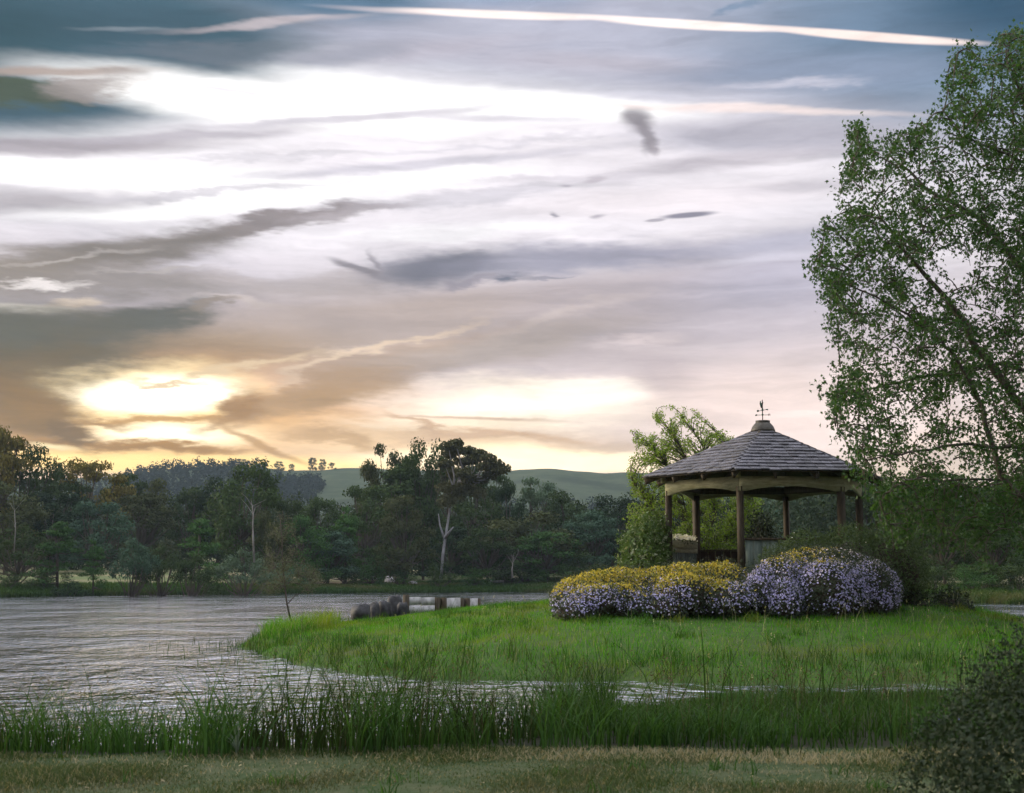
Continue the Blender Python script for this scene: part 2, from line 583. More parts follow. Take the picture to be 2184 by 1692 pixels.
def blades(p, h, w, lean, curve, rng, seg=3):
    """grass blades: curved tapering ribbons"""
    n = len(p)
    a = rng.uniform(0, 2 * np.pi, n)
    d = np.stack([np.cos(a), np.sin(a), np.zeros(n)], 1)
    d = unit(d + np.asarray(lean))
    d[:, 2] = 0
    side = np.stack([-d[:, 1], d[:, 0], np.zeros(n)], 1)
    tw = rng.uniform(-1.2, 1.2, n)[:, None]
    side = unit(side * np.cos(tw) + d * np.sin(tw))
    h = np.broadcast_to(h, (n,))[:, None]
    w = np.broadcast_to(w, (n,))[:, None]
    c = np.broadcast_to(curve, (n,))[:, None]
    V = []
    for s in range(seg + 1):
        t = s / seg
        q = p + np.array((0, 0, 1.0)) * h * (t - 0.35 * c * t * t) + d * h * c * t * t
        hw = w * 0.5 * (1 - t) ** 0.6 if s < seg else w * 0.03
        V += [q - side * hw, q + side * hw]
    V = np.stack(V, 1)
    base = (np.arange(n) * (2 * seg + 2))[:, None, None]
    F = np.array([(2 * s, 2 * s + 1, 2 * s + 3, 2 * s + 2) for s in range(seg)])[None] + base
    return V.reshape(-1, 3), F.reshape(-1, 4)


# ------------------------------------------------------------------ materials
def material(name):
    m = bpy.data.materials.new(name)
    m.use_nodes = True
    nt = m.node_tree
    nt.nodes.clear()
    out = nt.nodes.new('ShaderNodeOutputMaterial')
    return m, nt, out


def principled(nt, out, rough=0.7, spec=0.3):
    b = nt.nodes.new('ShaderNodeBsdfPrincipled')
    b.inputs['Roughness'].default_value = rough
    b.inputs['Specular IOR Level'].default_value = spec
    nt.links.new(b.outputs[0], out.inputs['Surface'])
    return b


def bump(nt, b, height, strength=0.4, dist=0.02):
    n = nt.nodes.new('ShaderNodeBump')
    n.inputs['Strength'].default_value = strength
    n.inputs['Distance'].default_value = dist
    nt.links.new(height, n.inputs['Height'])
    nt.links.new(n.outputs[0], b.inputs['Normal'])


def foliage_mat(name, c1, c2, trans=0.35, tip=None, rough=0.55, spec=0.15, by_object=False, patch=0.25, patch_col=None, spread=1.0):
    """leaf or grass blade: every leaf its own tone, light let through from behind"""
    m, nt, out = material(name)
    geo = nt.nodes.new('ShaderNodeNewGeometry')
    ri = geo.outputs['Random Per Island']
    c = mix_color(nt, ri, c1, c2)
    tco = nt.nodes.new('ShaderNodeTexCoord')
    if patch_col is not None:
        pn = noise_node(nt, tco.outputs['Object'], patch, 4, 0.6)
        c = mix_color(nt, map_range(nt, pn, 0.48, 0.66, 0.0, 0.85), c, patch_col)
    if by_object:
        oi = nt.nodes.new('ShaderNodeObjectInfo')
        c = mix_color(nt, 1.0, c, oi.outputs['Color'], 'MULTIPLY')
    if tip is not None:
        f = map_range(nt, math_node(nt, 'FRACT', math_node(nt, 'MULTIPLY', ri, 17.3)), 0.86, 0.9, 0.0, 1.0)
        c = mix_color(nt, f, c, tip)
    b = nt.nodes.new('ShaderNodeBsdfPrincipled')
    b.inputs['Roughness'].default_value = rough
    b.inputs['Specular IOR Level'].default_value = spec
    nt.links.new(c, b.inputs['Base Color'])
    t = nt.nodes.new('ShaderNodeBsdfTranslucent')
    nt.links.new(mix_color(nt, 1.0, c, (1.25, 1.2, 0.6), 'MULTIPLY'), t.inputs['Color'])
    mx = nt.nodes.new('ShaderNodeMixShader')
    mx.inputs[0].default_value = trans
    nt.links.new(b.outputs[0], mx.inputs[1])
    nt.links.new(t.outputs[0], mx.inputs[2])
    nt.links.new(mx.outputs[0], out.inputs['Surface'])
    return m


def plain_mat(name, c1, c2, scale=8.0, rough=0.7, spec=0.3, stretch=(1, 1, 1), bmp=0.3, rand=0.0, detail=6, mid=(0.35, 0.65), bscale=None):
    m, nt, out = material(name)
    b = principled(nt, out, rough, spec)
    tco = nt.nodes.new('ShaderNodeTexCoord')
    mp = nt.nodes.new('ShaderNodeMapping')
    mp.inputs['Scale'].default_value = stretch
    nt.links.new(tco.outputs['Object'], mp.inputs[0])
    v = mp.outputs[0]
    if rand:
        oi = nt.nodes.new('ShaderNodeObjectInfo')
        off = vec_node(nt, 'SCALE', oi.outputs['Location'])
        sc = nt.nodes[-1]
        sc.inputs['Scale'].default_value = 3.7
        v = vec_node(nt, 'ADD', v, off)
    nz = noise_node(nt, v, scale, detail, 0.62)
    c = mix_color(nt, map_range(nt, nz, mid[0], mid[1], 0, 1), c1, c2)
    if rand:
        k = map_range(nt, oi.outputs['Random'], 0, 1, 1 - rand, 1 + rand, 'LINEAR')
        c = mix_color(nt, 1.0, c, k, 'MULTIPLY')
    nt.links.new(c, b.inputs['Base Color'])
    if bmp:
        bn = noise_node(nt, v, bscale or scale * 2.5, 5, 0.65)
        bump(nt, b, bn, bmp, 0.02)
    return m


# ================================================================== the shape of the land
def seg_dist(P, poly, closed=True):
    poly = np.asarray(poly, float)
    A = poly
    B = np.roll(poly, -1, 0) if closed else poly[1:]
    if not closed:
        A = poly[:-1]
    best = np.full(len(P), 1e9)
    inside = np.zeros(len(P), bool)
    for a, b in zip(A, B):
        ab = b - a
        t = np.clip(((P - a) @ ab) / (ab @ ab), 0, 1)
        best = np.minimum(best, np.linalg.norm(P - a - t[:, None] * ab, axis=1))
        if closed:
            c = (a[1] > P[:, 1]) != (b[1] > P[:, 1])
            xx = a[0] + (P[:, 1] - a[1]) / (b[1] - a[1] + 1e-12) * (b[0] - a[0])
            inside ^= c & (P[:, 0] < xx)
    return np.where(inside, best, -best) if closed else best


ISLAND = [(-6.9, 36.5), (-6.3, 33.4), (-5.2, 30.4), (-4.3, 28.0), (-3.2, 26.0), (-2.0, 24.4), (-0.6, 23.6), (0.6, 23.3), (2.3, 23.1), (4.5, 22.8), (6.3, 22.6),
          (8.5, 22.4), (14, 21.5), (30, 21), (48, 28), (40, 35), (27, 39.5), (18, 44), (12, 51), (3, 53), (-2.5, 50.5), (-5.4, 45), (-6.8, 40)]


def wob(x, y):
    return 0.35 * np.sin(x * 1.3 + y * 0.4) + 0.25 * np.sin(x * 2.9 - y * 0.9 + 1.0) + 0.15 * np.sin(x * 5.1 + 2.2)


def near_shore(x):
    return np.interp(x, [-40, -8, -2, 0, 1.2, 2.6, 4.5, 7.5, 9.0, 14, 40], [16, 14.0, 13.4, 14.2, 16.2, 18.4, 18.9, 19.6, 23.5, 27, 30])


def far_shore(x):
    return np.interp(x, [-400, -120, -60, -42, -22, 0.5, 8, 20, 30, 60, 120, 400], [90, 98, 108, 115, 134, 148, 146, 112, 86, 80, 84, 90])


def bank(sd, top, run):
    return np.where(sd > 0, top * (1 - np.exp(-np.maximum(sd, 0) / run)), np.maximum(sd * 0.25, -0.9))


def H(x, y):
    x = np.asarray(x, float)
    y = np.asarray(y, float)
    shp = x.shape
    x, y = x.ravel(), y.ravel()
    w = wob(x, y)
    si = seg_dist(np.stack([x, y], 1), ISLAND) + w * 0.5
    hi = bank(si, 1.5 * np.interp(x, [9, 13.5], [1.0, .26]), 9.0) + np.where(si > 0, 0.12 * np.minimum(si, 0.6), 0)
    g2 = (x - 6.4) ** 2 + (y - 36.5) ** 2
    hi = hi + np.where(si > 0, 0.35 * np.exp(-g2 / 14.0), 0)
    sn = near_shore(x) + w * 0.5 - y
    hn = bank(sn, 0.30, 0.8) + 0.02 * np.sin(x * 1.1 + y * 0.7) * (sn > 0.5)
    sf = y - far_shore(x) + 2.2 * np.sin(x * 0.11) + 0.8 * np.sin(x * 0.37)
    hf = bank(sf, 0.9, 7.0) + np.where(sf > 0, 0.02 * np.maximum(sf, 0) + 0.25 * np.sin(x * .13) * np.minimum(sf / 12.0, 1), 0)
    # hill country far behind
    r = np.hypot(x, y)
    hf = hf - np.where(sf > 260, (sf - 260) * 0.02, 0)
    return np.maximum(np.maximum(hi, hn), np.maximum(hf, -0.9)).reshape(shp)


def h1(x, y):
    return float(H(np.array([x]), np.array([y]))[0])


def ground_at(px, py, ymin=9.0, ymax=300.0):
    """where the sight line through a picture point meets the land or the water"""
    d = ray(px, py)
    ys = np.geomspace(ymin, ymax, 3000)
    P = CAM + d[None] * (ys / d[1])[:, None]
    z = np.maximum(H(P[:, 0], P[:, 1]), 0.0)
    k = np.argmax(P[:, 2] < z)
    return P[k]


# ================================================================== ground, hills, water, haze
def fan(rad, ang):
    R, A = np.meshgrid(rad, ang, indexing='ij')
    x, y = R * np.sin(A), R * np.cos(A)
    n, m = R.shape
    i, j = np.meshgrid(np.arange(n - 1), np.arange(m - 1), indexing='ij')
    F = np.stack([i * m + j, i * m + j + 1, (i + 1) * m + j + 1, (i + 1) * m + j], -1).reshape(-1, 4)[:, ::-1]
    return x, y, F


ang = np.radians(np.concatenate([np.linspace(-180, -30, 31)[:-1], np.linspace(-30, 30, 201), np.linspace(30, 180, 31)[1:]]))
rad = np.concatenate([[0.02], np.geomspace(1.5, 1500.0, 520)])
gx, gy, gF = fan(rad, ang)
gm, gnt, gout = material('turf_and_soil')
gb = principled(gnt, gout, 0.9, 0.15)
gtc = gnt.nodes.new('ShaderNodeTexCoord')
go_ = gtc.outputs['Object']
n1 = noise_node(gnt, go_, 0.35, 6, 0.6)
n2 = noise_node(gnt, go_, 3.0, 6, 0.7)
n3 = noise_node(gnt, go_, 0.06, 3, 0.5)
gc = mix_color(gnt, map_range(gnt, n2, 0.3, 0.7, 0, 1), (0.035, 0.075, 0.014), (0.06, 0.11, 0.026))
gc = mix_color(gnt, map_range(gnt, n1, 0.5, 0.68, 0, .7), gc, (0.085, 0.085, 0.042))
gsep = gnt.nodes.new('ShaderNodeSeparateXYZ')
gnt.links.new(go_, gsep.inputs[0])
yy = gsep.outputs[1]
# mown dry verge near by; pasture on the far bank
gdry = mix_color(gnt, map_range(gnt, n2, 0.35, 0.7, 0, 1), (0.030, 0.054, 0.018), (0.070, 0.078, 0.040))
gc = mix_color(gnt, map_range(gnt, yy, 11.6, 12.4, 1.0, 0.0), gc, gdry)
gpos = vec_node(gnt, 'MULTIPLY', vec_node(gnt, 'SUBTRACT', go_, (-14.5, 150.0, 0)), (1 / 10.0, 1 / 9.0, 0))
glen = gnt.nodes.new('ShaderNodeVectorMath'); glen.operation = 'LENGTH'
gnt.links.new(gpos, glen.inputs[0])
gcut = map_range(gnt, math_node(gnt, 'ADD', glen.outputs['Value'], math_node(gnt, 'MULTIPLY', n2, 0.9)), 1.05, 1.35, 1.0, 0.0)
gfar = mix_color(gnt, map_range(gnt, n3, 0.42, 0.62, 0, 1), (0.10, 0.13, 0.05), (0.22, 0.19, 0.11))
gc = mix_color(gnt, map_range(gnt, yy, 84, 100, 0.0, 1.0), gc, gfar)
gshore = math_node(gnt, 'MULTIPLY', map_range(gnt, yy, 70, 78, 0, 1), map_range(gnt, math_node(gnt, 'ADD', gsep.outputs[2], math_node(gnt, 'MULTIPLY', n1, .4)), 0.62, 0.85, 1.0, 0.0))
gc = mix_color(gnt, gshore, gc, (0.035, 0.075, 0.018))
gc = mix_color(gnt, gcut, gc, mix_color(gnt, n2, (0.17, 0.13, 0.08), (0.34, 0.27, 0.19)))
gmudshade = math_node(gnt, 'MULTIPLY', map_range(gnt, yy, 11.7, 12.2, 0, 1), map_range(gnt, yy, 20.4, 21.2, 1, 0))  # mud under the reeds, colour darkened to stand in for their shade
gc = mix_color(gnt, gmudshade, gc, mix_color(gnt, n2, (0.012, 0.014, 0.008), (0.030, 0.032, 0.018)))
gnt.links.new(gc, gb.inputs['Base Color'])
bump(gnt, gb, n2, 0.6, 0.05)
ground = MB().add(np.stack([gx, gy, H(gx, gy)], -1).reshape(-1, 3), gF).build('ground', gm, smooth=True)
tag(ground, kind='structure')

# hills ---------------------------------------------------------------
RIDGE = [(-900, 1060), (-400, 1048), (-60, 1035), (120, 1024), (300, 1010), (350, 1003), (420, 996), (470, 992), (540, 997), (600, 1004), (680, 1002), (760, 999), (830, 1001), (900, 1003),
         (990, 1004), (1060, 1006), (1100, 1003), (1150, 1000.5), (1210, 1003), (1280, 1008), (1340, 1009), (1450, 1012), (1600, 1022), (1800, 1030), (2184, 1042), (3000, 1060)]


def hill_sheet(name, Y0, Y1, dy, mat, sharp):
    px = np.linspace(-900, 3000, 300)
    top = np.interp(px, [r[0] for r in RIDGE], [r[1] for r in RIDGE]) + dy
    top += 1.2 * np.sin(px * 0.031) + 0.7 * np.sin(px * 0.083 + 1)
    V = []
    ts = np.linspace(0, 1, 40)
    Xr = (px - 1092) / FPX * Y1
    Zr = np.array([at(p, t, Y1)[2] for p, t in zip(px, top)])
    for t in ts:
        y = Y0 + (Y1 - Y0) * t
        f = t ** sharp
        x = Xr * (0.75 + 0.25 * t)
        z = -3 + (Zr + 3) * f + 2.5 * np.sin(x * 0.012 + y * 0.01) * t * (1 - t) * 4 + 1.8 * np.sin(x * 0.031 - y * 0.02) * t * (1 - t) * 4
        V.append(np.stack([x, np.full_like(x, y) + 40 * np.sin(x * 0.004) * (1 - t), z], 1))
    for k in range(1, 8):                               # far side falling away
        t = k / 7
        V.append(np.stack([Xr * (1 + 0.1 * t), np.full_like(Xr, Y1 + 260 * t), Zr * (1 - t ** 1.5) - 3 * t], 1))
    V = np.array(V)
    n, m = V.shape[:2]
    i, j = np.meshgrid(np.arange(n - 1), np.arange(m - 1), indexing='ij')
    F = np.stack([i * m + j, i * m + j + 1, (i + 1) * m + j + 1, (i + 1) * m + j], -1).reshape(-1, 4)
    o = MB().add(V.reshape(-1, 3), F).build(name, mat, smooth=True)
    tag(o, kind='structure')
    return V


hm, hnt, hout = material('hill_pasture')
hb = principled(hnt, hout, 0.95, 0.1)
htc = hnt.nodes.new('ShaderNodeTexCoord')
hv = htc.outputs['Object']
ha = noise_node(hnt, hv, 0.009, 5, 0.6)
hbn = noise_node(hnt, hv, 0.06, 5, 0.7)
hc = mix_color(hnt, map_range(hnt, hbn, 0.3, 0.7, 0, 1), (0.036, 0.056, 0.032), (0.066, 0.084, 0.048))
hc = mix_color(hnt, map_range(hnt, ha, 0.5, 0.6, 0, 1), hc, (0.028, 0.042, 0.024))
hnt.links.new(hc, hb.inputs['Base Color'])
hillV = hill_sheet('hills', 420.0, 980.0, 0.0, hm, 1.5)

# water ---------------------------------------------------------------
wm, wnt, wout = material('lake_water')
wb = principled(wnt, wout, 0.06, 0.5)
wb.inputs['IOR'].default_value = 1.33
wb.inputs['Base Color'].default_value = (0.012, 0.020, 0.022, 1)
wtc = wnt.nodes.new('ShaderNodeTexCoord')
wmap = wnt.nodes.new('ShaderNodeMapping')
wnt.links.new(wtc.outputs['Object'], wmap.inputs[0])
wmap.inputs['Rotation'].default_value = (0, 0, math.radians(8))
wmap.inputs['Scale'].default_value = (2.0, 1.2, 1.0)
wv = wmap.outputs[0]
w1 = noise_node(wnt, wv, 1.0, 3, 0.6, 'Fac', 0.4)
w2 = noise_node(wnt, wv, 3.1, 2, 0.6, 'Fac', 0.4)
w0 = noise_node(wnt, wv, 0.30, 3, 0.6, 'Fac', 0.4)
w3 = noise_node(wnt, wv, 0.12, 2, 0.5)
calm = map_range(wnt, w3, 0.40, 0.60, 0.55, 1.15)
hgt = math_node(wnt, 'ADD', math_node(wnt, 'MULTIPLY', w1, 1.0), math_node(wnt, 'MULTIPLY', w2, 0.26))
hgt = math_node(wnt, 'ADD', hgt, math_node(wnt, 'MULTIPLY', w0, 0.7))
hgt = math_node(wnt, 'MULTIPLY', hgt, calm)
bump(wnt, wb, hgt, 1.0, 0.20)
wg = wnt.nodes.new('ShaderNodeBsdfGlossy')
wg.inputs['Roughness'].default_value = 0.08
wg.inputs['Color'].default_value = (0.92, 0.92, 0.95, 1)
wnt.links.new(wb.inputs['Normal'].links[0].from_socket, wg.inputs['Normal'])
wms = wnt.nodes.new('ShaderNodeMixShader')
wms.inputs[0].default_value = 0.90
wnt.links.new(wb.outputs[0], wms.inputs[1])
wnt.links.new(wg.outputs[0], wms.inputs[2])
wnt.links.new(wms.outputs[0], wout.inputs['Surface'])
x0, x1, y0, y1 = -420.0, 420.0, 12.0, 175.0
wx, wy = np.meshgrid(np.linspace(x0, x1, 40), np.concatenate([np.linspace(y0, 60, 30), np.linspace(65, y1, 20)]), indexing='ij')
n, m = wx.shape
i, j = np.meshgrid(np.arange(n - 1), np.arange(m - 1), indexing='ij')
wF = np.stack([i * m + j, (i + 1) * m + j, (i + 1) * m + j + 1, i * m + j + 1], -1).reshape(-1, 4)
water = MB().add(np.stack([wx, wy, 0 * wx], -1).reshape(-1, 3), wF).build('lake_water', wm)
tag(water, kind='structure')

# haze ----------------------------------------------------------------
HAZE = True
if HAZE:
    zm, znt, zout = material('evening_haze')
    pv = znt.nodes.new('ShaderNodeVolumePrincipled')
    pv.inputs['Color'].default_value = (0.62, 0.80, 1.0, 1)
    pv.inputs['Density'].default_value = 0.00011
    pv.inputs['Anisotropy'].default_value = 0.1
    znt.links.new(pv.outputs[0], zout.inputs['Volume'])
    hz = MB().box((0, 0, 50), (3040, 3040, 140)).build('haze', zm)
    tag(hz, kind='stuff', label='pale blue evening haze between the lake and the far hills', cat='haze')

# ================================================================== trees of the far bank
BARK = plain_mat('bark', (0.05, 0.042, 0.034), (0.10, 0.085, 0.07), 6, 0.9, 0.2, (1, 1, .25), 0.5)
PALE_BARK = plain_mat('pale_bark', (0.18, 0.18, 0.19), (0.34, 0.34, 0.37), 3, 0.8, 0.2, (1, 1, .3), 0.3)
LEAF = foliage_mat('far_leaf', (0.72, 0.78, 0.70), (1.35, 1.3, 1.3), 0.14, by_object=True, rough=0.7, spec=0.08)


def clump_pts(c, r, n, rng, shell=0.55):
    d = unit(rng.normal(size=(n, 3)))
    s = shell + (1 - shell) * rng.uniform(0, 1, n) ** 0.7
    s *= rng.uniform(0.82, 1.12, n)
    return c + d * s[:, None] * r, d


def make_tree(seed, kind):
    """a tree of height 1 and about width 1: trunk and limbs, and a crown of leaf clumps"""
    rng = np.random.default_rng(seed)
    wood, leaves = MB(), MB()
    cl = []
    if kind == 'gum':           # open crown: umbrellas of leaves at the ends of bare limbs
        for k in range(13):
            a = rng.uniform(0, 2 * np.pi)
            r = rng.uniform(0.05, 0.38)
            z = 0.93 - 0.9 * r ** 1.5 + rng.uniform(-.16, .04)
            cl.append((r * math.cos(a), r * math.sin(a), z, rng.uniform(.09, .15), rng.uniform(.035, .06)))
        for k in range(9):
            a = rng.uniform(0, 2 * np.pi)
            cl.append((.30 * math.cos(a), .34 * math.sin(a), rng.uniform(.22, .66), .13, .07))
    elif kind == 'dense':
        for k in range(34):
            a = rng.uniform(0, 2 * np.pi)
            z = rng.uniform(.14, .92)
            rr = .40 * math.sin(math.pi * min(1, (z - .05) / 1.0)) ** .7
            r = rr * rng.uniform(.35, 1)
            cl.append((r * math.cos(a), r * math.sin(a), z, rng.uniform(.10, .17), rng.uniform(.06, .09)))
    elif kind == 'round':
        for k in range(38):
            a = rng.uniform(0, 2 * np.pi)
            u = rng.uniform(0, 1)
            z = .17 + .74 * u
            rr = .43 * math.sqrt(max(0.02, 1 - (max(0, u - .25) / .78) ** 2)) * (0.8 + .2 * min(1, u * 4))
            r = rr * rng.uniform(.5, 1)
            cl.append((r * math.cos(a), r * math.sin(a), z, rng.uniform(.09, .14), rng.uniform(.05, .08)))
    elif kind == 'pine':
        for k in range(34):
            z = rng.uniform(.08, .97)
            rr = .46 * (1 - z) ** .8 + .02
            a = rng.uniform(0, 2 * np.pi)
            r = rr * rng.uniform(.4, .95)
            cl.append((r * math.cos(a), r * math.sin(a), z, .07 + .12 * (1 - z), .035))
    elif kind == 'shrub':
        for k in range(20):
            a = rng.uniform(0, 2 * np.pi)
            r = rng.uniform(0, .42)
            z = rng.uniform(.12, .88 - .9 * r)
            cl.append((r * math.cos(a), r * math.sin(a), z, rng.uniform(.10, .16), rng.uniform(.09, .14)))
    elif kind == 'spread':      # several bare stems under a wide low crown
        for k in range(24):
            a = rng.uniform(0, 2 * np.pi)
            r = rng.uniform(.05, .42)
            z = .38 + rng.uniform(0, 1) * .52 * (1 - (r / .5) ** 2)
            cl.append((r * math.cos(a), r * math.sin(a), z, rng.uniform(.09, .14), rng.uniform(.07, .10)))
    per = {'gum': 190, 'dense': 190, 'round': 170, 'pine': 120, 'shrub': 150, 'spread': 170}[kind]
    for (x, y, z, r, rz) in cl:
        p, d = clump_pts(np.array((x, y, z)), np.array((r, r, rz)), per, rng)
        # every leaf spray breaks the clump's outline a little
        p += rng.normal(size=p.shape) * np.array((.012, .012, .010))
        nrm = unit(d + rng.normal(size=d.shape) * .42 + np.array((0, 0, .45)))
        s = rng.uniform(.018, .040, len(p))
        leaves.add(*leaf_cards(p, nrm, s, s * .62, rng, .5))
    # wood
    fork = {'gum': .38, 'dense': .3, 'round': .25, 'pine': .9, 'shrub': .05, 'spread': .12}[kind]
    lean = rng.uniform(-.05, .05, 2)
    base = np.array([(0, 0, -0.03), (lean[0] * .3, lean[1] * .3, fork * .5), (lean[0], lean[1], fork)])
    wood.tube(base, [.022, .018, .015] if kind != 'spread' else [.02, .018, .016], 6)
    for k, (x, y, z, r, rz) in enumerate(cl):
        if kind in ('pine', 'shrub') and k % 2:
            continue
        a = base[-1] if kind != 'pine' else np.array((0, 0, z - .03))
        if kind in ('spread', 'shrub') and k % 3 == 0:
            a = base[0] + rng.normal(size=3) * (.02, .02, 0)
        b = np.array((x, y, z - rz * .3))
        q = (a + b) / 2 + np.array((0, 0, -.04)) + rng.normal(size=3) * .025
        wood.tube([a, q, b], [.011, .007, .003], 5, False)
    return wood.mesh(kind + '_wood', True), leaves.mesh(kind + '_crown')


PROTO = {}
for kind, seeds in (('gum', (11, 12, 13)), ('dense', (21, 22, 23)), ('round', (31, 32)), ('pine', (41, 42)), ('shrub', (51, 52)), ('spread', (61, 62))):
    PROTO[kind] = [make_tree(s, kind) for s in seeds]
    for w_, c_ in PROTO[kind]:
        c_.materials.append(LEAF)
        w_.materials.append(None)

OLIVE, BROWN, GREY, GREEN, DARK, RIMGOLD, BLUE = ((.036, .062, .020), (.050, .062, .025), (.080, .125, .080), (.042, .098, .026), (.018, .036, .016), (.105, .092, .024), (.052, .098, .064))  # the gold leaf tone carries the sunset's rim light in its colour
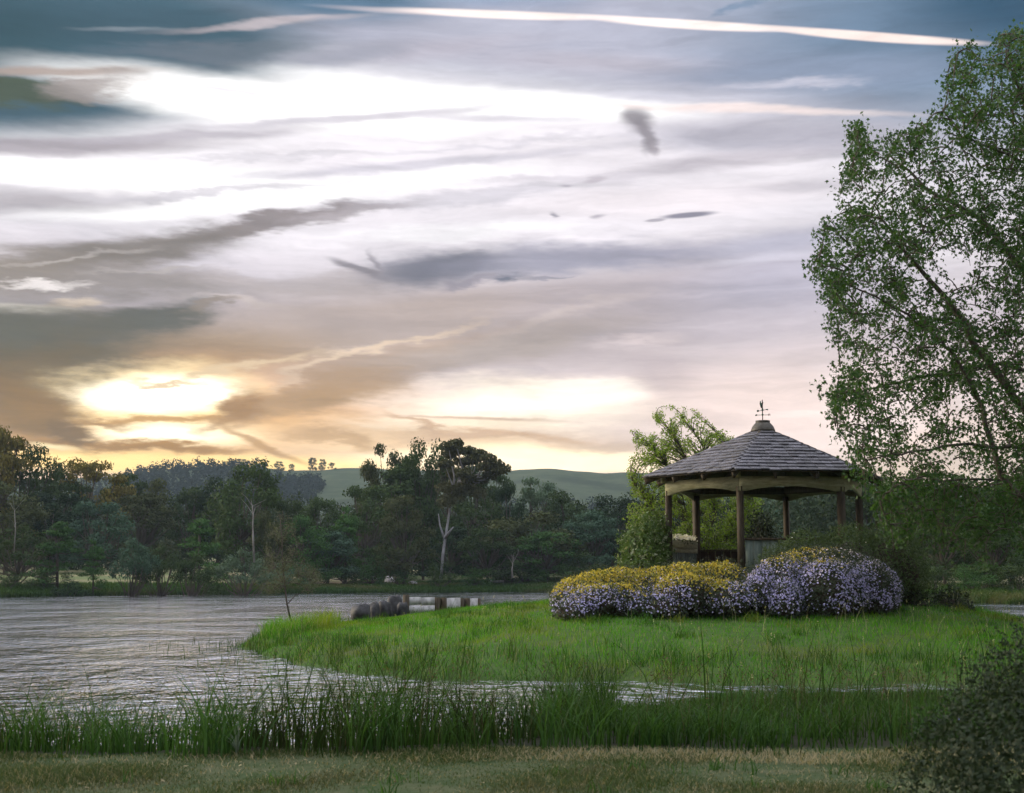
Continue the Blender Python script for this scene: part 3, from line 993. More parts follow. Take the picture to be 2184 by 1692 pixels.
# centre x, top y, width (picture units), distance, kind, which, colour, name, label
FAR = [
    (8, 880, 130, 170, 'gum', 0, RIMGOLD, 'gum_tree', 'tallest open gum tree at the left edge, its top lit gold by the sunset'),
    (-40, 905, 150, 174, 'dense', 0, OLIVE, 'gum_tree', 'dense dark gum cut off by the left edge of the photo'),
    (62, 938, 120, 176, 'dense', 1, OLIVE, 'gum_tree', 'dark gum sloping down to the right of the tallest tree at the left edge'),
    (118, 985, 110, 182, 'gum', 1, OLIVE, 'gum_tree', 'gum tree filling the notch left of the round golden crown'),
    (198, 962, 150, 186, 'gum', 2, RIMGOLD, 'gum_tree', 'rounded gum with golden sky showing through its crown, second skyline tree from the left'),
    (268, 992, 105, 190, 'gum', 0, OLIVE, 'gum_tree', 'low shoulder gum right of the round golden crown on the skyline'),
    (325, 1016, 90, 192, 'dense', 2, BROWN, 'gum_tree', 'brownish tree standing just left of the dark wooded ridge'),
    (20, 1020, 170, 166, 'dense', 2, BROWN, 'gum_tree', 'broad brown-green tree under the tallest gum at the left edge'),
    (120, 1040, 160, 172, 'round', 0, DARK, 'broadleaf_tree', 'dark rounded tree below the notch in the left skyline'),
    (300, 1048, 140, 178, 'round', 1, BROWN, 'broadleaf_tree', 'brownish round tree above the grey forked tree on the left bank'),
    (212, 1062, 140, 165, 'round', 0, BLUE, 'broadleaf_tree', 'blue-grey bushy tree in the middle of the left woods'),
    (410, 1034, 110, 190, 'round', 1, OLIVE, 'broadleaf_tree', 'olive tree in front of the dark wooded ridge'),
    (528, 978, 150, 146, 'dense', 0, OLIVE, 'gum_tree', 'big dark gum with a broken top, tallest between the left woods and the hill trees'),
    (470, 1010, 110, 188, 'dense', 1, DARK, 'gum_tree', 'dark flank tree against the left side of the big broken-topped gum'),
    (128, 1112, 110, 121, 'pine', 0, GREEN, 'conifer_tree', 'light green conifer spreading over the pale grass on the left bank'),
    (40, 1100, 130, 122, 'spread', 0, OLIVE, 'broadleaf_tree', 'low dark spreading tree beside the lake at the far left'),
    (203, 1148, 64, 120, 'pine', 1, GREEN, 'conifer_tree', 'small pointed conifer left of the forked grey tree'),
    (285, 1130, 90, 119, 'spread', 1, BLUE, 'broadleaf_tree', 'grey-blue tree with forked black trunks at the left shore'),
    (345, 1140, 80, 121, 'spread', 0, OLIVE, 'broadleaf_tree', 'thin stemmed tree right of the grey-blue forked tree'),
    (428, 1106, 120, 128, 'pine', 0, GREEN, 'conifer_tree', 'mid green layered tree under the big broken-topped gum'),
    (410, 1168, 80, 121, 'spread', 1, OLIVE, 'broadleaf_tree', 'slender grove tree with pale upright stems near the waterline'),
    (525, 1150, 96, 123, 'spread', 0, GREY, 'broadleaf_tree', 'rounded grey tree on one short black trunk by the lake'),
    (580, 1085, 80, 142, 'dense', 2, BROWN, 'gum_tree', 'brownish tree standing behind the bare sapling'),
    (620, 1058, 80, 150, 'round', 0, OLIVE, 'broadleaf_tree', 'olive round tree below the small hilltop grove'),
    (686, 1055, 92, 155, 'round', 1, OLIVE, 'broadleaf_tree', 'second dark round top below the hilltop pair of trees'),
    (650, 1095, 110, 148, 'dense', 0, GREEN, 'broadleaf_tree', 'leafy mid green tree right of the bare sapling'),
    (740, 1075, 90, 152, 'pine', 1, GREEN, 'conifer_tree', 'dark pointed tree between the round tops and the great gum'),
    (780, 1024, 110, 160, 'round', 0, OLIVE, 'broadleaf_tree', 'dark tree on the left flank of the great skyline gums'),
    (700, 1130, 120, 150, 'round', 1, BLUE, 'broadleaf_tree', 'blue-green bush tree left of the domed brown crown'),
    (862, 1046, 100, 151.5, 'round', 0, BROWN, 'broadleaf_tree', 'domed olive-brown tree below the great skyline gums'),
    (818, 944, 95, 172, 'gum', 1, BROWN, 'gum_tree', 'left of the great gums on the centre skyline, with lacy twigs against the sky'),
    (905, 928, 95, 170, 'dense', 1, OLIVE, 'gum_tree', 'middle and tallest of the great gums on the centre skyline'),
    (870, 945, 100, 174, 'gum', 2, OLIVE, 'gum_tree', 'gum between the lacy left one and the tallest of the great skyline gums'),
    (958, 946, 90, 176, 'gum', 0, BROWN, 'gum_tree', 'open gum right beside the tallest of the great skyline gums'),
    (1010, 958, 100, 178, 'gum', 1, OLIVE, 'gum_tree', 'open gum behind the umbrella gum with the white trunk'),
    (1052, 985, 80, 180, 'gum', 2, OLIVE, 'gum_tree', 'rightmost and lowest of the great skyline gums, seen beyond the umbrella gum'),
    (860, 985, 150, 171, 'round', 1, OLIVE, 'broadleaf_tree', 'dense dark tree filling the foot of the great skyline gums'),
    (1085, 1022, 70, 168, 'round', 0, DARK, 'broadleaf_tree', 'small dark tree right below the arching umbrella gum'),
    (1150, 1003, 110, 176, 'gum', 0, GREY, 'gum_tree', 'thin gum with pale sky gaps in front of the far right hill'),
    (1215, 1042, 120, 168, 'dense', 2, OLIVE, 'gum_tree', 'dark tree in the row left of the pale green willow'),
    (1308, 1048, 130, 166, 'dense', 0, DARK, 'gum_tree', 'dark tree just left of the pale green willow behind the gazebo'),
    (1260, 1085, 110, 160, 'round', 1, BLUE, 'broadleaf_tree', 'bluish round tree behind the yellow topped flower mound'),
    (1125, 1072, 190, 158, 'spread', 1, BROWN, 'broadleaf_tree', 'wide brown-green spreading tree right of the white trunk'),
    (1010, 1062, 120, 164, 'dense', 1, OLIVE, 'gum_tree', 'dense tree standing behind the white trunk'),
    (1040, 1120, 120, 155, 'round', 0, OLIVE, 'broadleaf_tree', 'low olive tree right of the foot of the white trunk'),
    (960, 1120, 110, 160, 'round', 1, DARK, 'broadleaf_tree', 'dark low tree left of the foot of the white trunk'),
    (1170, 1130, 130, 156, 'round', 1, GREEN, 'broadleaf_tree', 'green bushy tree above the pale plank on the far bank'),
    (1400, 1050, 120, 160, 'dense', 1, DARK, 'gum_tree', 'dark tree hidden behind the pale green willow'),
    (1520, 1062, 120, 150, 'round', 0, OLIVE, 'broadleaf_tree', 'olive tree glimpsed between the left posts of the gazebo'),
    (1600, 1040, 90, 148, 'gum', 2, GREY, 'gum_tree', 'pale limbed gum seen under the gazebo roof right of the front post'),
    (1690, 1052, 130, 140, 'dense', 2, BLUE, 'gum_tree', 'blue-green tree seen through the middle of the gazebo'),
    (1760, 1060, 110, 132, 'round', 1, BLUE, 'broadleaf_tree', 'hazy rounded tree seen between the two right posts of the gazebo'),
    (1850, 1010, 150, 124, 'dense', 0, OLIVE, 'gum_tree', 'tall dark tree just right of the gazebo behind the maple branches'),
    (1950, 1025, 150, 112, 'dense', 1, BROWN, 'gum_tree', 'brown-green tree behind the drooping maple above the hedge end'),
    (2050, 1005, 170, 108, 'dense', 2, OLIVE, 'gum_tree', 'dark tree under the maple near the water inlet at the right'),
    (2150, 1015, 160, 106, 'dense', 0, GREEN, 'gum_tree', 'green tree behind the maple at the right edge of the photo'),
    (2010, 1085, 120, 104, 'round', 0, OLIVE, 'broadleaf_tree', 'round low tree above the small grassy knoll on the right'),
    (2110, 1100, 130, 100, 'round', 1, OLIVE, 'broadleaf_tree', 'low bushy tree above the strip of water at the right edge'),
    (2260, 990, 220, 112, 'dense', 1, OLIVE, 'gum_tree', 'dense tree beyond the right edge behind the maple'),
]
rng = np.random.default_rng(5)


def place_tree(cx, top, wid, Y, kind, which, colour, name, label, group='trees along the far bank of the lake', bark=BARK, z0=None, protos=PROTO):
    X = (cx - 1092) / FPX * Y
    zg = h1(X, Y) - 0.1 if z0 is None else z0
    p = at(cx, top, Y)
    ht = p[2] - zg
    wm_ = wid / FPX * Y * (1.5 if group and 'lake' in group else 1.2)
    root = empty(name, (p[0], Y, zg))
    root.rotation_euler = (0, 0, rng.uniform(0, 6.28))
    root.scale = (wm_, wm_, ht)
    w_, c_ = protos[kind][which]
    t = link_mesh('trunk', w_, None, root)
    t.material_slots[0].link = 'OBJECT'
    t.material_slots[0].material = bark
    c = link_mesh('crown', c_, None, root)
    k = rng.uniform(.85, 1.15)
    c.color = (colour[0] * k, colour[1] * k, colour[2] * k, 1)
    c['kind'] = 'stuff'
    tag(root, label, 'tree', group)
    return root


for f in FAR:
    place_tree(*f)

# shrubs along the far waterline
SHR = [
    (20, 1205, 90, 118, OLIVE, 'dark bank shrub at the left edge beside the lake'),
    (148, 1216, 96, 117, DARK, 'low black-green scrub between the conifer and the forked trunks'),
    (100, 1190, 110, 121, OLIVE, 'rounded shrub under the light green conifer'),
    (460, 1195, 90, 126, OLIVE, 'low shrub left of the grey single-trunk tree'),
    (600, 1178, 110, 138, BLUE, 'blue-green shrub right behind the bare sapling'),
    (665, 1160, 110, 146, GREEN, 'tall shrub above the pale cut bank'),
    (735, 1172, 90, 150, OLIVE, 'olive shrub at the right end of the pale cut bank'),
    (790, 1165, 110, 152, GREEN, 'green shrub above the pale rocks on the far bank'),
    (850, 1185, 90, 151, GREEN, 'light green shrub right of the pale rocks'),
    (938, 1172, 75, 149, OLIVE, 'shrub at the foot of the white trunk'),
    (1010, 1200, 90, 152, GREEN, 'light green shrub left of the pale plank on the bank'),
    (1090, 1180, 110, 156, OLIVE, 'olive shrub above the pale plank on the bank'),
    (1155, 1190, 100, 156, GREEN, 'shrub just left of the yellow topped flower mound, across the lake'),
    (1240, 1150, 120, 156, OLIVE, 'shrub across the lake behind the leafy gazebo bush'),
    (1700, 1130, 120, 130, BLUE, 'pale leafed shrub seen low through the gazebo'),
    (1800, 1140, 110, 122, OLIVE, 'shrub seen low between the right gazebo posts'),
    (1990, 1165, 90, 98, OLIVE, 'shrub just right of the clipped hedge across the inlet'),
    (2075, 1170, 110, 96, GREEN, 'shrub above the strip of water at the right'),
    (2165, 1160, 120, 95, OLIVE, 'shrub over the strip of water at the right edge'),
]
for i, (cx, top, wid, Y, colour, label) in enumerate(SHR):
    r = place_tree(cx, top, wid, Y, 'shrub', i % 2, colour, 'shrub', label, 'shrubs along the far waterline')
    r['category'] = 'shrub'

# the arching umbrella gum with the white trunk --------------------------------
def special_gum():
    Y = 150.0
    rng = np.random.default_rng(77)
    root = empty('gum_tree', (at(946, 1180, Y)[0], Y, h1(at(946, 1180, Y)[0], Y)))
    tag(root, 'arching umbrella gum with the white forked trunk, right of the great skyline gums', 'tree', 'trees along the far bank of the lake')
    o = np.array(root.matrix_basis.translation)
    o = np.array(root.location)
    Q = lambda px, py, dy=0: at(px, py, Y + dy) - o
    wood = MB()
    wood.tube([Q(940, 1240), Q(945, 1180), Q(951, 1140), Q(958, 1095), Q(962, 1060), Q(980, 1020)], [.17, .16, .14, .11, .09, .07], 7)
    wood.tube([Q(949, 1148), Q(958, 1135, -1), Q(967, 1124, -1)], [.16, .12, .06], 5)
    wood.tube([Q(948, 1150), Q(938, 1120, 1), Q(935, 1096, 1)], [.12, .09, .05], 5)
    ends = [(1072, 1000), (1045, 1014), (990, 1008), (956, 952), (972, 946), (958, 968), (978, 960), (1000, 962), (1022, 968), (1042, 978), (1058, 990), (1066, 1003), (1010, 980), (985, 985), (1035, 995), (1050, 1006), (948, 990), (1000, 1020), (1024, 1024), (968, 1010)]
    leaves = MB()
    for k, (x, y) in enumerate(ends):
        dy = rng.uniform(-3.2, 2)
        e = Q(x, y, dy)
        a = Q(978, 1026) if x > 965 else Q(962, 1060)
        wood.tube([a, (a + e) / 2 + np.array((0.5, 0, -.5)), e], [.09, .07, .03], 5, False)
        p, d = clump_pts(e, np.array((.95, .95, .52)), 300, rng, .4)
        s = rng.uniform(.22, .5, len(p))
        leaves.add(*leaf_cards(p, unit(d + rng.normal(size=d.shape)), s, s * .6, rng, .4))
    for (x, y) in ((965, 1048), (988, 1038), (948, 1040), (1004, 1046), (1022, 1052), (972, 1064), (950, 1070)):
        p, d = clump_pts(Q(x, y, -1.2), np.array((1.1, 1.0, .7)), 230, rng, .3)
        s = rng.uniform(.2, .45, len(p))
        leaves.add(*leaf_cards(p, unit(d + rng.normal(size=d.shape)), s, s * .6, rng, .4))
    wood.build('trunk', PALE_BARK, root, True)
    c = leaves.build('crown', LEAF, root)
    c.color = (.075, .080, .040, 1)
    c['kind'] = 'stuff'


special_gum()

# pale bare trunks glimpsed in the woods
def bare_trunk(pts, Y, r, label, px0):
    rng = np.random.default_rng(int(px0))
    P = [at(x, y, Y) for x, y in pts]
    base = P[0].copy()
    root = empty('bare_tree', base)
    tag(root, label, 'tree')
    m_ = MB()
    m_.tube([p - base for p in P], np.linspace(r, r * .4, len(P)), 6)
    m_.build('trunk', BARE, root, True)
    t = MB()
    for k in range(5):
        s = P[-1 - k % 2] - base
        e = s + np.array((rng.uniform(-1.2, 1.2), rng.uniform(-.5, .5), rng.uniform(.6, 1.6)))
        t.tube([s, (s + e) / 2 + rng.normal(size=3) * .1, e], [r * .25, r * .18, r * .08], 5, False)
    t.build('branch', BARE, root, True)


BARE = plain_mat('bare_bark', (0.16, 0.15, 0.13), (0.30, 0.29, 0.28), 3, 0.8, 0.2, (1, 1, .3), 0.3)
bare_trunk([(542, 1200), (540, 1150), (539, 1122), (540, 1098), (538, 1080)], 122.0, .10, 'pale bare trunk in front of the big broken-topped gum', 542)
bare_trunk([(1093, 1232), (1092, 1215), (1094, 1200)], 150.0, .12, 'short pale stump trunk on the far bank right of the white trunk', 1093)
bare_trunk([(30, 1180), (33, 1130), (31, 1090)], 119.0, .06, 'thin pale stem low in the woods at the far left', 30)

# ridge trees and the forest on the hill ---------------------------------------
def ridge_tree(cx, wid, top, kind, which, colour, label):
    Y = 975.0
    zr = np.interp(cx, [r[0] for r in RIDGE], [r[1] for r in RIDGE])
    z0 = at(cx, zr, Y)[2] - 1.5
    r = place_tree(cx, top, wid, Y, kind, which, colour, 'ridge_tree', label, 'trees on the far ridge', z0=z0)
    return r


for a in [(595, 26, 983, 'round', 0, BROWN, 'left one of the two small trees on the far ridge'), (622, 16, 989, 'round', 1, BROWN, 'smaller right one of the two small trees on the far ridge'),
          (667, 24, 975, 'round', 1, DARK, 'tallest tree of the ridge clump left of the great gums'), (688, 20, 978, 'round', 0, DARK, 'middle tree of the ridge clump left of the great gums'),
          (708, 20, 985, 'gum', 0, BROWN, 'small open tree at the right end of the ridge clump'),
          (516, 40, 978, 'round', 0, BROWN, 'rounded ridge tree behind the big broken-topped gum'), (560, 24, 988, 'round', 1, BROWN, 'small ridge tree right of the big broken-topped gum'),
          (483, 26, 984, 'round', 1, OLIVE, 'ridge tree above the right end of the dark wooded ridge')]:
    ridge_tree(*a)

fm = foliage_mat('hill_forest_leaf', (.012, .020, .018), (.020, .030, .026), .08, spec=0.0)
fr = np.random.default_rng(8)
fb = MB()


def forest(pxa, pxb, pya, pyb, n):
    for k in range(n):
        px = fr.uniform(pxa, pxb)
        t = fr.uniform(0, 1)
        # a spot on the hill sheet
        j = int(np.clip((px + 900) / 3900 * 299, 0, 299))
        col_ = hillV[:, j]
        i = int(np.interp(t, [0, 1], [pya, pyb]))
        b = col_[min(i, 39)] + np.array((fr.uniform(-4, 4), fr.uniform(-6, 6), 0))
        h = fr.uniform(4.5, 9.0)
        p = b + np.array((0, 0, h * .55))
        q, d = clump_pts(p, np.array((h * .3, h * .3, h * .5)), 40, fr, .5)
        s = fr.uniform(.9, 1.8, len(q))
        fb.add(*leaf_cards(q, unit(d + fr.normal(size=d.shape) * .5), s, s * .7, fr))


forest(285, 585, 24, 39, 620)
forest(590, 712, 27, 34, 300)
forest(-300, 285, 26, 39, 260)
forest(1000, 1500, 15, 26, 260)
fo = fb.build('hill_forest', fm)
# the wood behind the first row of trees reads as one mass
bk = MB()
bkm = foliage_mat('back_wood_leaf', (.022, .038, .020), (.040, .062, .032), .12, spec=0.05)
for k in range(460):
    px = fr.uniform(-1100, 2900)
    sh_ = float(far_shore((px - 1092) / FPX * 140))
    Y = fr.uniform(sh_ + 34, sh_ + 80) + (42 if px < 560 else 0)
    X = (px - 1092) / FPX * Y
    z0 = h1(X, Y)
    hgt = fr.uniform(5.0, 9.2)
    for c in range(4):
        q, d = clump_pts(np.array((X + fr.uniform(-2, 2), Y + fr.uniform(-2, 2), z0 + hgt * (.12 + .27 * c))), np.array((2.6, 2.6, hgt * .2)), 190, fr, .6)
        s = fr.uniform(.25, .5, len(q))
        bk.add(*leaf_cards(q, unit(d + fr.normal(size=d.shape) * .6), s, s * .65, fr, .3))
bo = bk.build('back_wood', bkm)
tag(bo, 'dense wood of mixed trees behind the first row on the far bank', 'wood', None, 'stuff')
tag(fo, 'dark distant forest covering the wooded ridge on the far hills', 'forest', None, 'stuff')

# pale rocks, plank and the cut bank --------------------------------------------
ROCK_PALE = plain_mat('pale_rock', (0.36, 0.35, 0.36), (0.60, 0.60, 0.63), 3, .85, .2)
SAND = plain_mat('pale_soil', (0.20, 0.16, 0.11), (0.34, 0.28, 0.21), 1.5, .95, .1)
ROCK_DARK = plain_mat('dark_rock', (0.012, 0.013, 0.015), (0.045, 0.045, 0.052), 5, .65, .45, bmp=.8)


def rock_mesh(name, seed, s, cut=7):
    """a boulder with broken flat faces"""
    rng = np.random.default_rng(seed)
    u = np.linspace(0, np.pi, 9)
    v = np.arange(14) * 2 * np.pi / 14
    U, W = np.meshgrid(u, v, indexing='ij')
    d = np.stack([np.sin(U) * np.cos(W), np.sin(U) * np.sin(W), np.cos(U)], -1).reshape(-1, 3)
    r = np.full(len(d), 1.15)
    for k in range(cut):
        nrm = unit(rng.normal(size=3))
        lim = rng.uniform(.55, .9)
        dd = d @ nrm
        r = np.where(dd > 0.05, np.minimum(r, lim / np.maximum(dd, .05)), r)
    if cut > 10:                     # blocky broken stone
        d = d / np.max(np.abs(d), axis=1, keepdims=True) ** .55
    V = d * r[:, None] * np.array(s) / 2 + rng.normal(size=d.shape) * np.array(s) * .012
    i, j = np.meshgrid(np.arange(8), np.arange(14), indexing='ij')
    j2 = (j + 1) % 14
    F = np.stack([i * 14 + j, (i + 1) * 14 + j, (i + 1) * 14 + j2, i * 14 + j2], -1).reshape(-1, 4)
    return MB().add(V, F).mesh(name)


for k, (px, py, w, h, label) in enumerate([(800, 1233, 12, 10, 'grey-white rock, leftmost of the pale stones on the far bank'), (832, 1237, 17, 15, 'brightest white angular rock on the far bank'),
                                           (880, 1244, 14, 7, 'flat pale stone right of the white angular rock on the far bank')]):
    g = ground_at(px, py + h * .4, 100)
    s = g[1] / FPX
    o = link_mesh('rock', rock_mesh('rock', 90 + k, (w * s * 1.3, w * s, h * s * 1.4)), ROCK_PALE, None, g + np.array((0, 0, h * s * .3)))
    tag(o, label, 'rock', 'pale rocks on the far bank')
g = ground_at(1060, 1246, 100)
o = MB().box((0, 0, 0), (1.5, .4, .22)).build('plank', ROCK_PALE, None, False, g + np.array((0, 0, .3)))
tag(o, 'short white plank lying on the far bank left of the flower mound', 'plank')

# ================================================================== gazebo
GY = 36.0
gc0 = at(1629, 1000, GY)
GC = np.array((gc0[0], GY, 0.0))
FLOOR = at(1629, 1240, GY)[2]
vdir = unit(np.array((GC[0], GC[1], 0.0)))
left = np.array((-vdir[1], vdir[0], 0.0))
A0 = math.radians(13.3)


def gdir(k):
    a = A0 + math.radians(-60 * k)
    return math.cos(a) * (-vdir) + math.sin(a) * left      # k = 0 front post, 1 front right, -1 left ...


TIMBER = plain_mat('brown_timber', (0.042, 0.033, 0.022), (0.080, 0.064, 0.042), 5, .75, .25, (6, 6, .6), .4)
BEAMWOOD = plain_mat('weathered_beam', (0.24, 0.235, 0.14), (0.38, 0.37, 0.235), 4, .75, .25, (1, 1, 5), .35)
SHINGLE = plain_mat('shingle_slate', (0.045, 0.044, 0.056), (0.23, 0.22, 0.265), 4, .5, .5, (2, 2, 2), .8, rand=.45, mid=(.42, .72))
BOARD = plain_mat('pale_green_board', (0.10, 0.135, 0.115), (0.16, 0.20, 0.17), 5, .7, .3, (4, 4, .5), .3, rand=.2)
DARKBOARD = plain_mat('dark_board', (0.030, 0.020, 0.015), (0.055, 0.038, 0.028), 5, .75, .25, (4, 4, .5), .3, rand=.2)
CAPMETAL = plain_mat('cap_metal', (0.045, 0.04, 0.032), (0.07, 0.062, 0.05), 8, .55, .4)
VERDIGRIS = plain_mat('verdigris', (0.015, 0.06, 0.038), (0.035, 0.10, 0.065), 20, .6, .4)
RUST = plain_mat('rusty_rod', (0.05, 0.028, 0.022), (0.08, 0.045, 0.035), 30, .7, .3)
CONC = plain_mat('concrete_slab', (0.16, 0.15, 0.13), (0.24, 0.23, 0.2), 3, .9, .2)

gz = empty('gazebo', GC + np.array((0, 0, FLOOR)))
tag(gz, 'hexagonal timber gazebo with shingled roof and weather vane behind the flower mounds', 'gazebo')
R = 2.48
RE = 3.12
UP = np.array((0, 0, 1.0))
fv = GC + gdir(0) * RE
z_eave = at(1575 - 2, 1003, fv[1])[2] - FLOOR
z_apex = at(1629, 913, GY)[2] - FLOOR
z_beam_lo = at(1573, 1048, (GC + gdir(0) * R)[1])[2] - FLOOR
z_beam_hi = z_eave - 0.10

# floor
poly = [(gdir(k) @ np.array((1, 0, 0)) * 2.75, gdir(k) @ np.array((0, 1, 0)) * 2.75) for k in range(6)][::-1]
MB().prism(poly, 0.5, (0, 0, -0.25), (1, 0, 0), (0, 1, 0)).build('floor_slab', CONC, gz)
# posts
post_me = MB().box((0, 0, (z_beam_lo + .12) / 2), (0.14, 0.14, z_beam_lo + .12)).mesh('post')
for k in range(6):
    p = gdir(k) * R
    o = link_mesh('post', post_me, TIMBER, gz, p)
    o.rotation_euler = (0, 0, math.atan2(p[1], p[0]))
# beams with an arched lower edge
for k in range(6):
    a, b = gdir(k) * (R + .06), gdir(k + 1) * (R + .06)
    L = np.linalg.norm(b - a)
    ex = (b - a) / L
    t = np.linspace(0, 1, 15)
    arch = 0.125 * np.sin(np.pi * np.clip((t - .06) / .88, 0, 1)) ** .8
    lower = np.stack([t * L, z_beam_lo + arch], 1)
    upper = np.array([(L, z_beam_hi), (0, z_beam_hi)])
    n_ = np.cross(ex, UP)
    MB().prism(np.concatenate([lower, upper]), 0.055, a, ex, UP).build('beam', BEAMWOOD, gz)
    # inner second beam, above the arch, in the dark
    ai, bi = gdir(k) * (R - .16), gdir(k + 1) * (R - .16)
    MB().bar(ai + UP * (z_beam_lo + .27), bi + UP * (z_beam_lo + .27), .05, .2).build('inner_beam', TIMBER, gz)
# post cap block standing proud at every corner
for k in range(6):
    p = gdir(k) * (R + .13)
    o = MB().box((0, 0, 0), (.10, .11, .14)).build('corner_block', BEAMWOOD, gz, False, p + UP * (z_beam_hi + .03))
    o.rotation_euler = (0, 0, math.atan2(p[1], p[0]))
# rafters
apexp = UP * (z_apex - .12)
for k in range(6):
    ends = [gdir(k) * (RE - .05)] + [gdir(k) * (RE - .05) * (1 - t) + gdir(k + 1) * (RE - .05) * t for t in (1 / 3, 2 / 3)]
    for q, e in enumerate(ends):
        top = apexp + (e * (.07 if q == 0 else .35))
        if q:
            top = top - UP * ((z_apex - z_eave) * .35)
        MB().bar(e + UP * (z_eave - .115), top, .065, .14).build('rafter', TIMBER, gz)
# roof sheathing
roof_v, roof_f = [], []
for k in range(6):
    roof_v += [gdir(k) * RE + UP * (z_eave - .03), gdir(k) * RE + UP * z_eave]
roof_v += [UP * (z_apex - .03), UP * z_apex]
for k in range(6):
    j = (k + 1) % 6
    roof_f += [(2 * k + 1, 13, 2 * j + 1), (2 * k, 2 * j, 12)]
mb_ = MB().add(np.array(roof_v), np.array(roof_f))
mb_.F.append(np.array([(2 * k, 2 * k + 1, 2 * ((k + 1) % 6) + 1, 2 * ((k + 1) % 6)) for k in range(6)]))
roof = mb_.build('roof', TIMBER, gz)
# shingles, course by course
srng = np.random.default_rng(3)
sh_mes = []
for q in range(6):
    j = srng.uniform(-.02, .02, 8)
    V = np.array([(-.5, -.06, .0), (.5, -.06, .0), (.5, 1.0, -.0), (-.5, 1.0, -.0),
                  (-.5 + abs(j[0]), -.06 + j[1], 1), (.5 - abs(j[2]), -.06 + j[3], 1), (.5 - abs(j[4]), 1, .2), (-.5 + abs(j[5]), 1, .2)])
    sh_mes.append(MB().add(V, BOXF).mesh('shingle'))
    sh_mes[-1].materials.append(SHINGLE)
rest = MB()
NROW = 13
for f_ in (0, -1, 1, 2, 3, 4):
    k = f_
    a, b = gdir(k) * RE + UP * z_eave, gdir(k + 1) * RE + UP * z_eave
    ap = UP * z_apex
    mid = (a + b) / 2
    ex = unit(b - a)
    ey = ap - mid
    SL = np.linalg.norm(ey)
    ey = ey / SL
    ez = np.cross(ex, ey)
    if ez[2] < 0:
        ez = -ez
    W0 = np.linalg.norm(b - a)
    exq = np.cross(ey, ez)
    expo = (SL * .93) / NROW
    for r_ in range(NROW):
        y = r_ * expo
        wr = W0 * (1 - (y + expo * .4) / SL)
        n_ = max(1, int(round(wr / .235)))
        edges = np.linspace(-wr / 2, wr / 2, n_ + 1)
        edges[1:-1] += srng.uniform(-.05, .05, n_ - 1) + (.06 if r_ % 2 else -.06)
        for s_ in range(n_):
            w_ = edges[s_ + 1] - edges[s_] - .008
            c = mid + exq * (edges[s_] + edges[s_ + 1]) / 2 + ey * (y - .02 + srng.uniform(-.012, .012)) + ez * .006
            th = srng.uniform(.030, .048)
            lift = srng.uniform(.0, .10)
            eyl = unit(ey - ez * lift * .35)
            ezl = np.cross(exq, eyl)
            M = np.stack([exq * w_, eyl * expo * 1.3, ezl * th], 1)
            c = c + ez * (.006 + lift * .10)
            if f_ in (0, -1, 1):
                o = bpy.data.objects.new('shingle', sh_mes[srng.integers(6)])
                COL.objects.link(o)
                o.parent = roof
                m4 = Matrix([list(M[i]) + [c[i]] for i in range(3)] + [[0, 0, 0, 1]])
                o.matrix_local = m4
            else:
                me = sh_mes[srng.integers(6)]
                Vv = np.empty(24)
                me.vertices.foreach_get('co', Vv)
                rest.add(Vv.reshape(8, 3) @ M.T + c, BOXF)
o = rest.build('shingle_course', SHINGLE, roof)
o['kind'] = 'stuff'
# cap
CZ_ = z_apex - .10
cp = MB().lathe([(.315, 0), (.305, .05), (.27, .13), (.205, .21), (.175, .235), (.185, .245), (.185, .285), (.02, .295)], 20).build('roof_cap', CAPMETAL, gz, True, UP * CZ_)
# weather vane
vz = CZ_ + .29
vane = MB().tube([UP * 0, UP * .30, UP * .62], .014, 8).build('weather_vane', RUST, gz, False, UP * vz)
vane.scale = (.86, .86, .86)
tag(vane)
lx = -left            # to the right in the picture
for hgt_, tilt, half, nm in ((.165, 0.0, .17, 'lower_arm'), (.305, .02, .115, 'upper_arm')):
    MB().tube([-lx * half + UP * (hgt_ - tilt), lx * half + UP * (hgt_ + tilt)], .008, 6).build(nm, VERDIGRIS, vane)
    MB().lathe([(.008, -.022), (.035, -.005), (.035, .008), (.012, .045 + (.03 if nm == 'upper_arm' else 0)), (.008, .05 + (.03 if nm == 'upper_arm' else 0))], 12, UP * hgt_).build('hub', VERDIGRIS, vane, True)
rdir = unit(lx * .5 + vdir * .85)
# ends: pointer, fin of two bars, square plates
MB().prism([(-.035, 0), (0, .026), (.035, .012), (.02, -.02), (-.03, -.026)], .014, -lx * .185 + UP * .165, lx, UP).build('pointer', VERDIGRIS, vane)
fin = MB().box(lx * .175 + UP * .167, (.016, .016, .055)).box(lx * .215 + UP * .167, (.016, .016, .06)).bar(lx * .17 + UP * .19, lx * .215 + UP * .19, .012, .012)
fin.build('tail_fin', RUST, vane)
MB().prism([(-.03, -.03), (.03, -.022), (.03, .028), (-.03, .03)], .014, -lx * .135 + UP * .288, lx, UP).build('plate', VERDIGRIS, vane)
MB().prism([(-.03, -.01), (.03, -.024), (.034, .02), (-.025, .014)], .014, lx * .13 + UP * .325, lx, UP).build('plate', VERDIGRIS, vane)
# bird figure seen nearly edge-on
MB().prism([(0, 0), (.05, .05), (.09, .12), (.12, .20), (.08, .18), (.06, .14), (.02, .15), (-.03, .15), (-.05, .21), (-.08, .19), (-.075, .14), (-.10, .13), (-.07, .10), (-.05, .05)], .02,
           UP * .37 - lx * .03, unit(lx * .45 + vdir * .9), UP).build('rooster', VERDIGRIS, vane)


